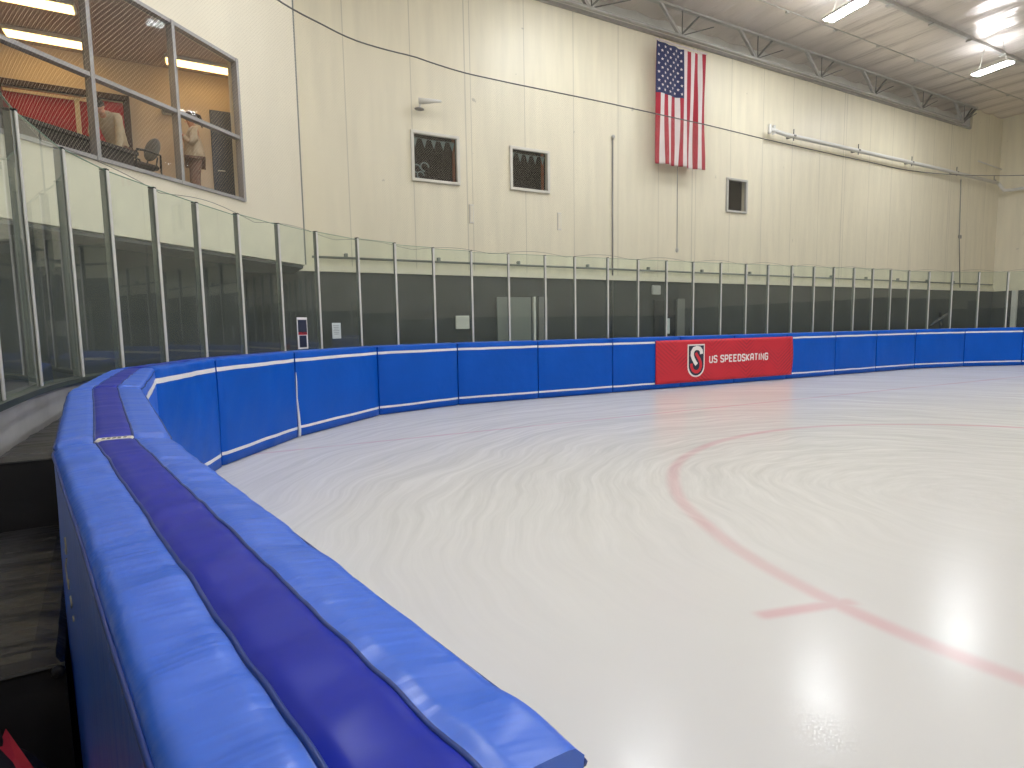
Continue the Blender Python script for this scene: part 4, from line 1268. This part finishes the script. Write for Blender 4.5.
mb = MB(); mb.tube([(13.98, 14.2, 6.7), (13.99, 14.2, 5.5), (14.0, 14.2, 4.05)], .012, 6)
t = thing('hanging_cord', 'thin cord with a small weight hanging below the flag', 'cord', (14.3, 14.2, 4.0))
mb.build('cord', M['rope'], t); mb = MB(); mb.ell((14.0, 14.2, 4.0), (.05, .05, .08), 10, 8); mb.build('weight', M['steel'], t, True)

# conduits, pipes, small wall fittings
t = thing('conduit', 'tall vertical grey conduit on the white wall left of the flag', 'conduit', (11.58, 14.45, 1.5))
mb = MB(); mb.tube([(11.58, 14.476, 0.0), (11.58, 14.476, 7.25)], .025, 8); mb.build('tube', M['steel_dark'], t, True)
mb = MB(); mb.ell((11.58, 14.44, 7.29), (.06, .05, .06), 10, 8); mb.build('end_fitting', M['steel'], t, True)
t = thing('conduit', 'thin dark cable running down the white wall near the far corner', 'conduit', (32.5, 14.46, 3.0))
mb = MB(); mb.tube([(32.4, 14.46, 8.2), (32.55, 14.46, 5.6), (32.9, 14.46, 3.1)], .022, 6); mb.build('cable', M['gasket'], t, True)
mb = MB(); mb.box((32.6, 14.46, 5.55), (.25, .05, .16), bevel=.01); mb.build('junction', M['steel_dark'], t)

t = thing('sprinkler_pipe', 'long white pipe on brackets along the wall right of the flag', 'pipe', (27, 14.2, 8.4))
mb = MB(); mb.tube([(18.4, 14.22, 8.42), (19.3, 14.22, 8.36), (30, 14.2, 8.34), (35.3, 14.15, 8.26)], .075, 10); mb.build('main_pipe', M['white'], t, True)
mb = MB(); mb.tube([(35.3, 14.15, 8.26), (35.6, 14.0, 7.9), (35.9, 13.6, 7.9), (35.95, 9, 7.95)], .075, 10); mb.build('corner_pipe', M['white'], t, True)
for x in (19.7, 23.7, 27.6, 31.4, 35.0):
    mb = MB(); mb.box((x, 14.3, 8.36), (.10, .36, .05)); mb.tube([(x, 14.2, 8.2), (x, 14.2, 8.6)], .02, 6); mb.build('bracket', M['steel_dark'], t)
mb = MB()
for q in range(2): mb.tube([(18.4 + q * .22, 14.22, 8.28), (18.4 + q * .22, 14.22, 8.58)], .06, 8)
mb.build('flange', M['white'], t)
t = thing('wall_pipe', 'thin pipe low on the white wall seen through the glass', 'pipe', (18, 14.4, 3.3))
mb = MB(); mb.tube([(2.6, 14.4, 3.33), (36.0, 14.4, 3.33)], .028, 8); mb.build('tube', M['gasket'], t, True)
for k in range(14):
    mb = MB(); x = 3.4 + k * 2.4; mb.box((x, 14.44, 3.38), (.08, .10, .13), bevel=.01); mb.build('clamp', M['gasket'], t)
mb = MB(); mb.tube([(33.8, 14.4, 9.2), (36.1, 14.35, 9.05)], .025, 6)
tag(mb.build('thin_pipe', M['white'], None, True), 'thin white pipe high in the far corner above the larger pipe', 'pipe')

t = thing('security_camera', 'small white camera on a bracket above the left dark wall window', 'camera', (5.5, 14.4, 7.1))
mb = MB(); mb.tube([(5.35, 14.49, 7.10), (5.35, 14.3, 7.10), (5.38, 14.3, 7.22)], .03, 8); mb.build('bracket', M['white'], t, True)
mb = MB(); mb.tube([(5.32, 14.28, 7.25), (5.55, 14.2, 7.26), (5.86, 14.1, 7.27)], [.075, .06, .028], 10); mb.build('camera_body', M['white'], t, True)
mb = MB(); mb.ell((5.36, 14.34, 7.08), (.13, .09, .035), 12, 8); mb.build('base_plate', M['steel_dark'], t, True)
for (x, lab) in ((6.8, 'narrow white cover plate on the wall below and between the left two windows'), (9.62, 'narrow white cover plate on the wall below right of the middle window')):
    t = thing('cover_plate', lab, 'plate', (x, 14.49, 4.65)); mb = MB(); mb.box((x, 14.485, 4.65), (.13, .03, .5), bevel=.008); mb.build('plate', M['frame'], t)
    mb = MB(); mb.box((x, 14.466, 4.65), (.08, .012, .42)); mb.build('inset', M['wall_plain'], t)

# ------------------------------------------------------------------ things in the walkway behind the glass
t = thing('double_door', 'dark glazed door in a pale frame behind the glass, left of the banner', 'door', (13.75, 14.46, 0))
mb = MB(); mb.box((13.75, 14.47, 1.2), (.95, .05, 2.4), bevel=.01); mb.build('door_leaf', M['black'], t)
mb = MB(); mb.box((14.42, 14.45, 1.22), (.34, .09, 2.46)); mb.build('frame_panel', M['steel_dark'], t)
mb = MB(); mb.box((13.86, 14.44, 1.55), (.16, .02, .5)); mb.build('notice', M['paper'], t)
t = thing('light_box', 'small pale box on the wall above the dark glazed door', 'light', (13.1, 14.4, 2.7))
mb = MB(); mb.box((13.35, 14.452, 2.72), (.34, .10, .30), bevel=.02); mb.build('housing', M['steel'], t)
t = thing('door_opening', 'grey service door with pale jamb behind the glass in the middle', 'door', (8.2, 14.47, 0))
mb = MB(); mb.box((8.05, 14.47, 1.22), (1.1, .05, 2.44), bevel=.01); mb.build('door_leaf', M['gasket'], t)
mb = MB(); mb.box((8.70, 14.45, 1.23), (.07, .09, 2.46)); mb.build('jamb', M['grey_wall'], t)
mb = MB(); mb.box((9.0, 14.46, 1.23), (.30, .07, 2.46)); mb.build('side_panel', M['steel_dark'], t)
mb = MB(); mb.box((6.45, 14.476, 1.75), (.40, .05, .36), bevel=.01)
tag(mb.build('notice_board', M['grey_wall']), 'small grey notice board on the dark wall behind the glass', 'notice')
mb = MB(); mb.box((35.9, 13.4, 1.5), (.2, .2, 2.98), bevel=.02)
tag(mb.build('column', M['white']), 'pale square column in the far right corner behind the glass', 'column')

# white notice and framed sign on the glass
def on_glass(i, f, z, w, h, name, label, cat):
    a, b = POSTS[i], POSTS[i + 1]; p = a.lerp(b, f); d = (b - a).normalized(); nv = Vector((-d.y, d.x))
    c = p + nv * .036
    return thing(name, label, cat, (c.x, c.y, z), math.atan2(d.y, d.x))
t = on_glass(8, .47, 1.30, .26, .52, 'rules_sign', 'navy and red sign with white border on the glass shield', 'sign')
mb = MB(); mb.box((0, 0, .26), (.26, .006, .52)); bk_ = mb.build('backing', M['lwhite'], t, world=False)
mb = MB(); mb.box((0, -.004, .36), (.225, .004, .24)); mb.build('upper_panel', M['lnavy'], bk_, world=False)
mb = MB(); mb.box((0, -.004, .255), (.225, .004, .045)); mb.build('red_band', M['lred'], bk_, world=False)
mb = MB(); mb.box((0, -.004, .125), (.185, .004, .195)); mb.build('lower_panel', M['lnavy'], bk_, world=False)
t = on_glass(9, .36, 1.45, .2, .27, 'paper_notice', 'white sheet of paper taped to the glass shield', 'notice')
mb = MB(); mb.box((0, 0, .14), (.22, .003, .28)); sh_ = mb.build('sheet', M['paper'], t, world=False)
for k in range(6):
    mb = MB(); mb.box((-.01, -.002, .23 - k * .03), (.15 - .02 * (k % 3), .001, .008)); mb.build('text_line', M['chair_grey'], sh_, world=False)

# dark jointed bracket beyond the far glass
t = thing('tripod_head', 'small black jointed bracket behind the far right glass', 'bracket', (25.1, 11.6, 0))
mb = MB(); mb.tube([(25.1, 11.6, .01), (25.1, 11.6, 1.62)], .03, 6); mb.build('pole', M['ink'], t)
mb = MB(); mb.tube([(24.45, 11.65, 1.36), (24.9, 11.6, 1.58), (25.5, 11.5, 1.86)], [.03, .07, .05], 6); mb.build('long_arm', M['ink'], t)
mb = MB(); mb.tube([(25.15, 11.6, 1.40), (24.98, 11.6, 1.90)], [.07, .04], 6); mb.build('upright_arm', M['ink'], t)

# ------------------------------------------------------------------ hall lamps
def hall_lamp(x, y, z, label, group=None):
    t = thing('high_bay_light', label, 'light', (x, y, z), math.radians(-8), group)
    mb = MB(); mb.box((0, 0, .05), (.42, 1.26, .08), bevel=.02); mb.build('housing', M['white'], t, world=False)
    for s in (-1, 1):
        mb = MB(); mb.box((s * .10, 0, -.005), (.16, 1.18, .03), bevel=.008); mb.build('tube_lens', M['lamp'], t, world=False)
    mb = MB(); mb.box((0, 0, .097), (.22, 1.1, .01)); mb.build('added_glow_strip', M['fill_up'], t, world=False)  # glowing strip added on the housing to light the ceiling
    for s in (-1, 1):
        mb = MB(); mb.tube([(0, s * .45, .09), (0, s * .30, ZC - z - .13)], .008, 5); mb.build('suspension_cable', M['steel'], t, world=False)
    return t
HZ = 10.75
hall_lamp(17.75, 11.2, HZ + .1, 'lit fluorescent high-bay lamp left of centre on the ceiling')
hall_lamp(26.1, 10.85, HZ - .1, 'lit fluorescent high-bay lamp nearest the right edge of the ceiling')
for x in (2.0, 10.0): hall_lamp(x, 11.0 if x > 5 else 8.5, HZ, 'lit fluorescent high-bay lamp above the frame of the photo', 'high-bay lamps outside the frame')
for y in (3.0, -5.0, -13.0):
    for x in (2.0, 10.0, 18.0, 26.0): hall_lamp(x, y, HZ, 'lit fluorescent high-bay lamp above the frame of the photo', 'high-bay lamps outside the frame')

w = bpy.data.worlds.new('world'); scn.world = w; w.use_nodes = True
w.node_tree.nodes['Background'].inputs[0].default_value = (.8, .85, .9, 1); w.node_tree.nodes['Background'].inputs[1].default_value = .05
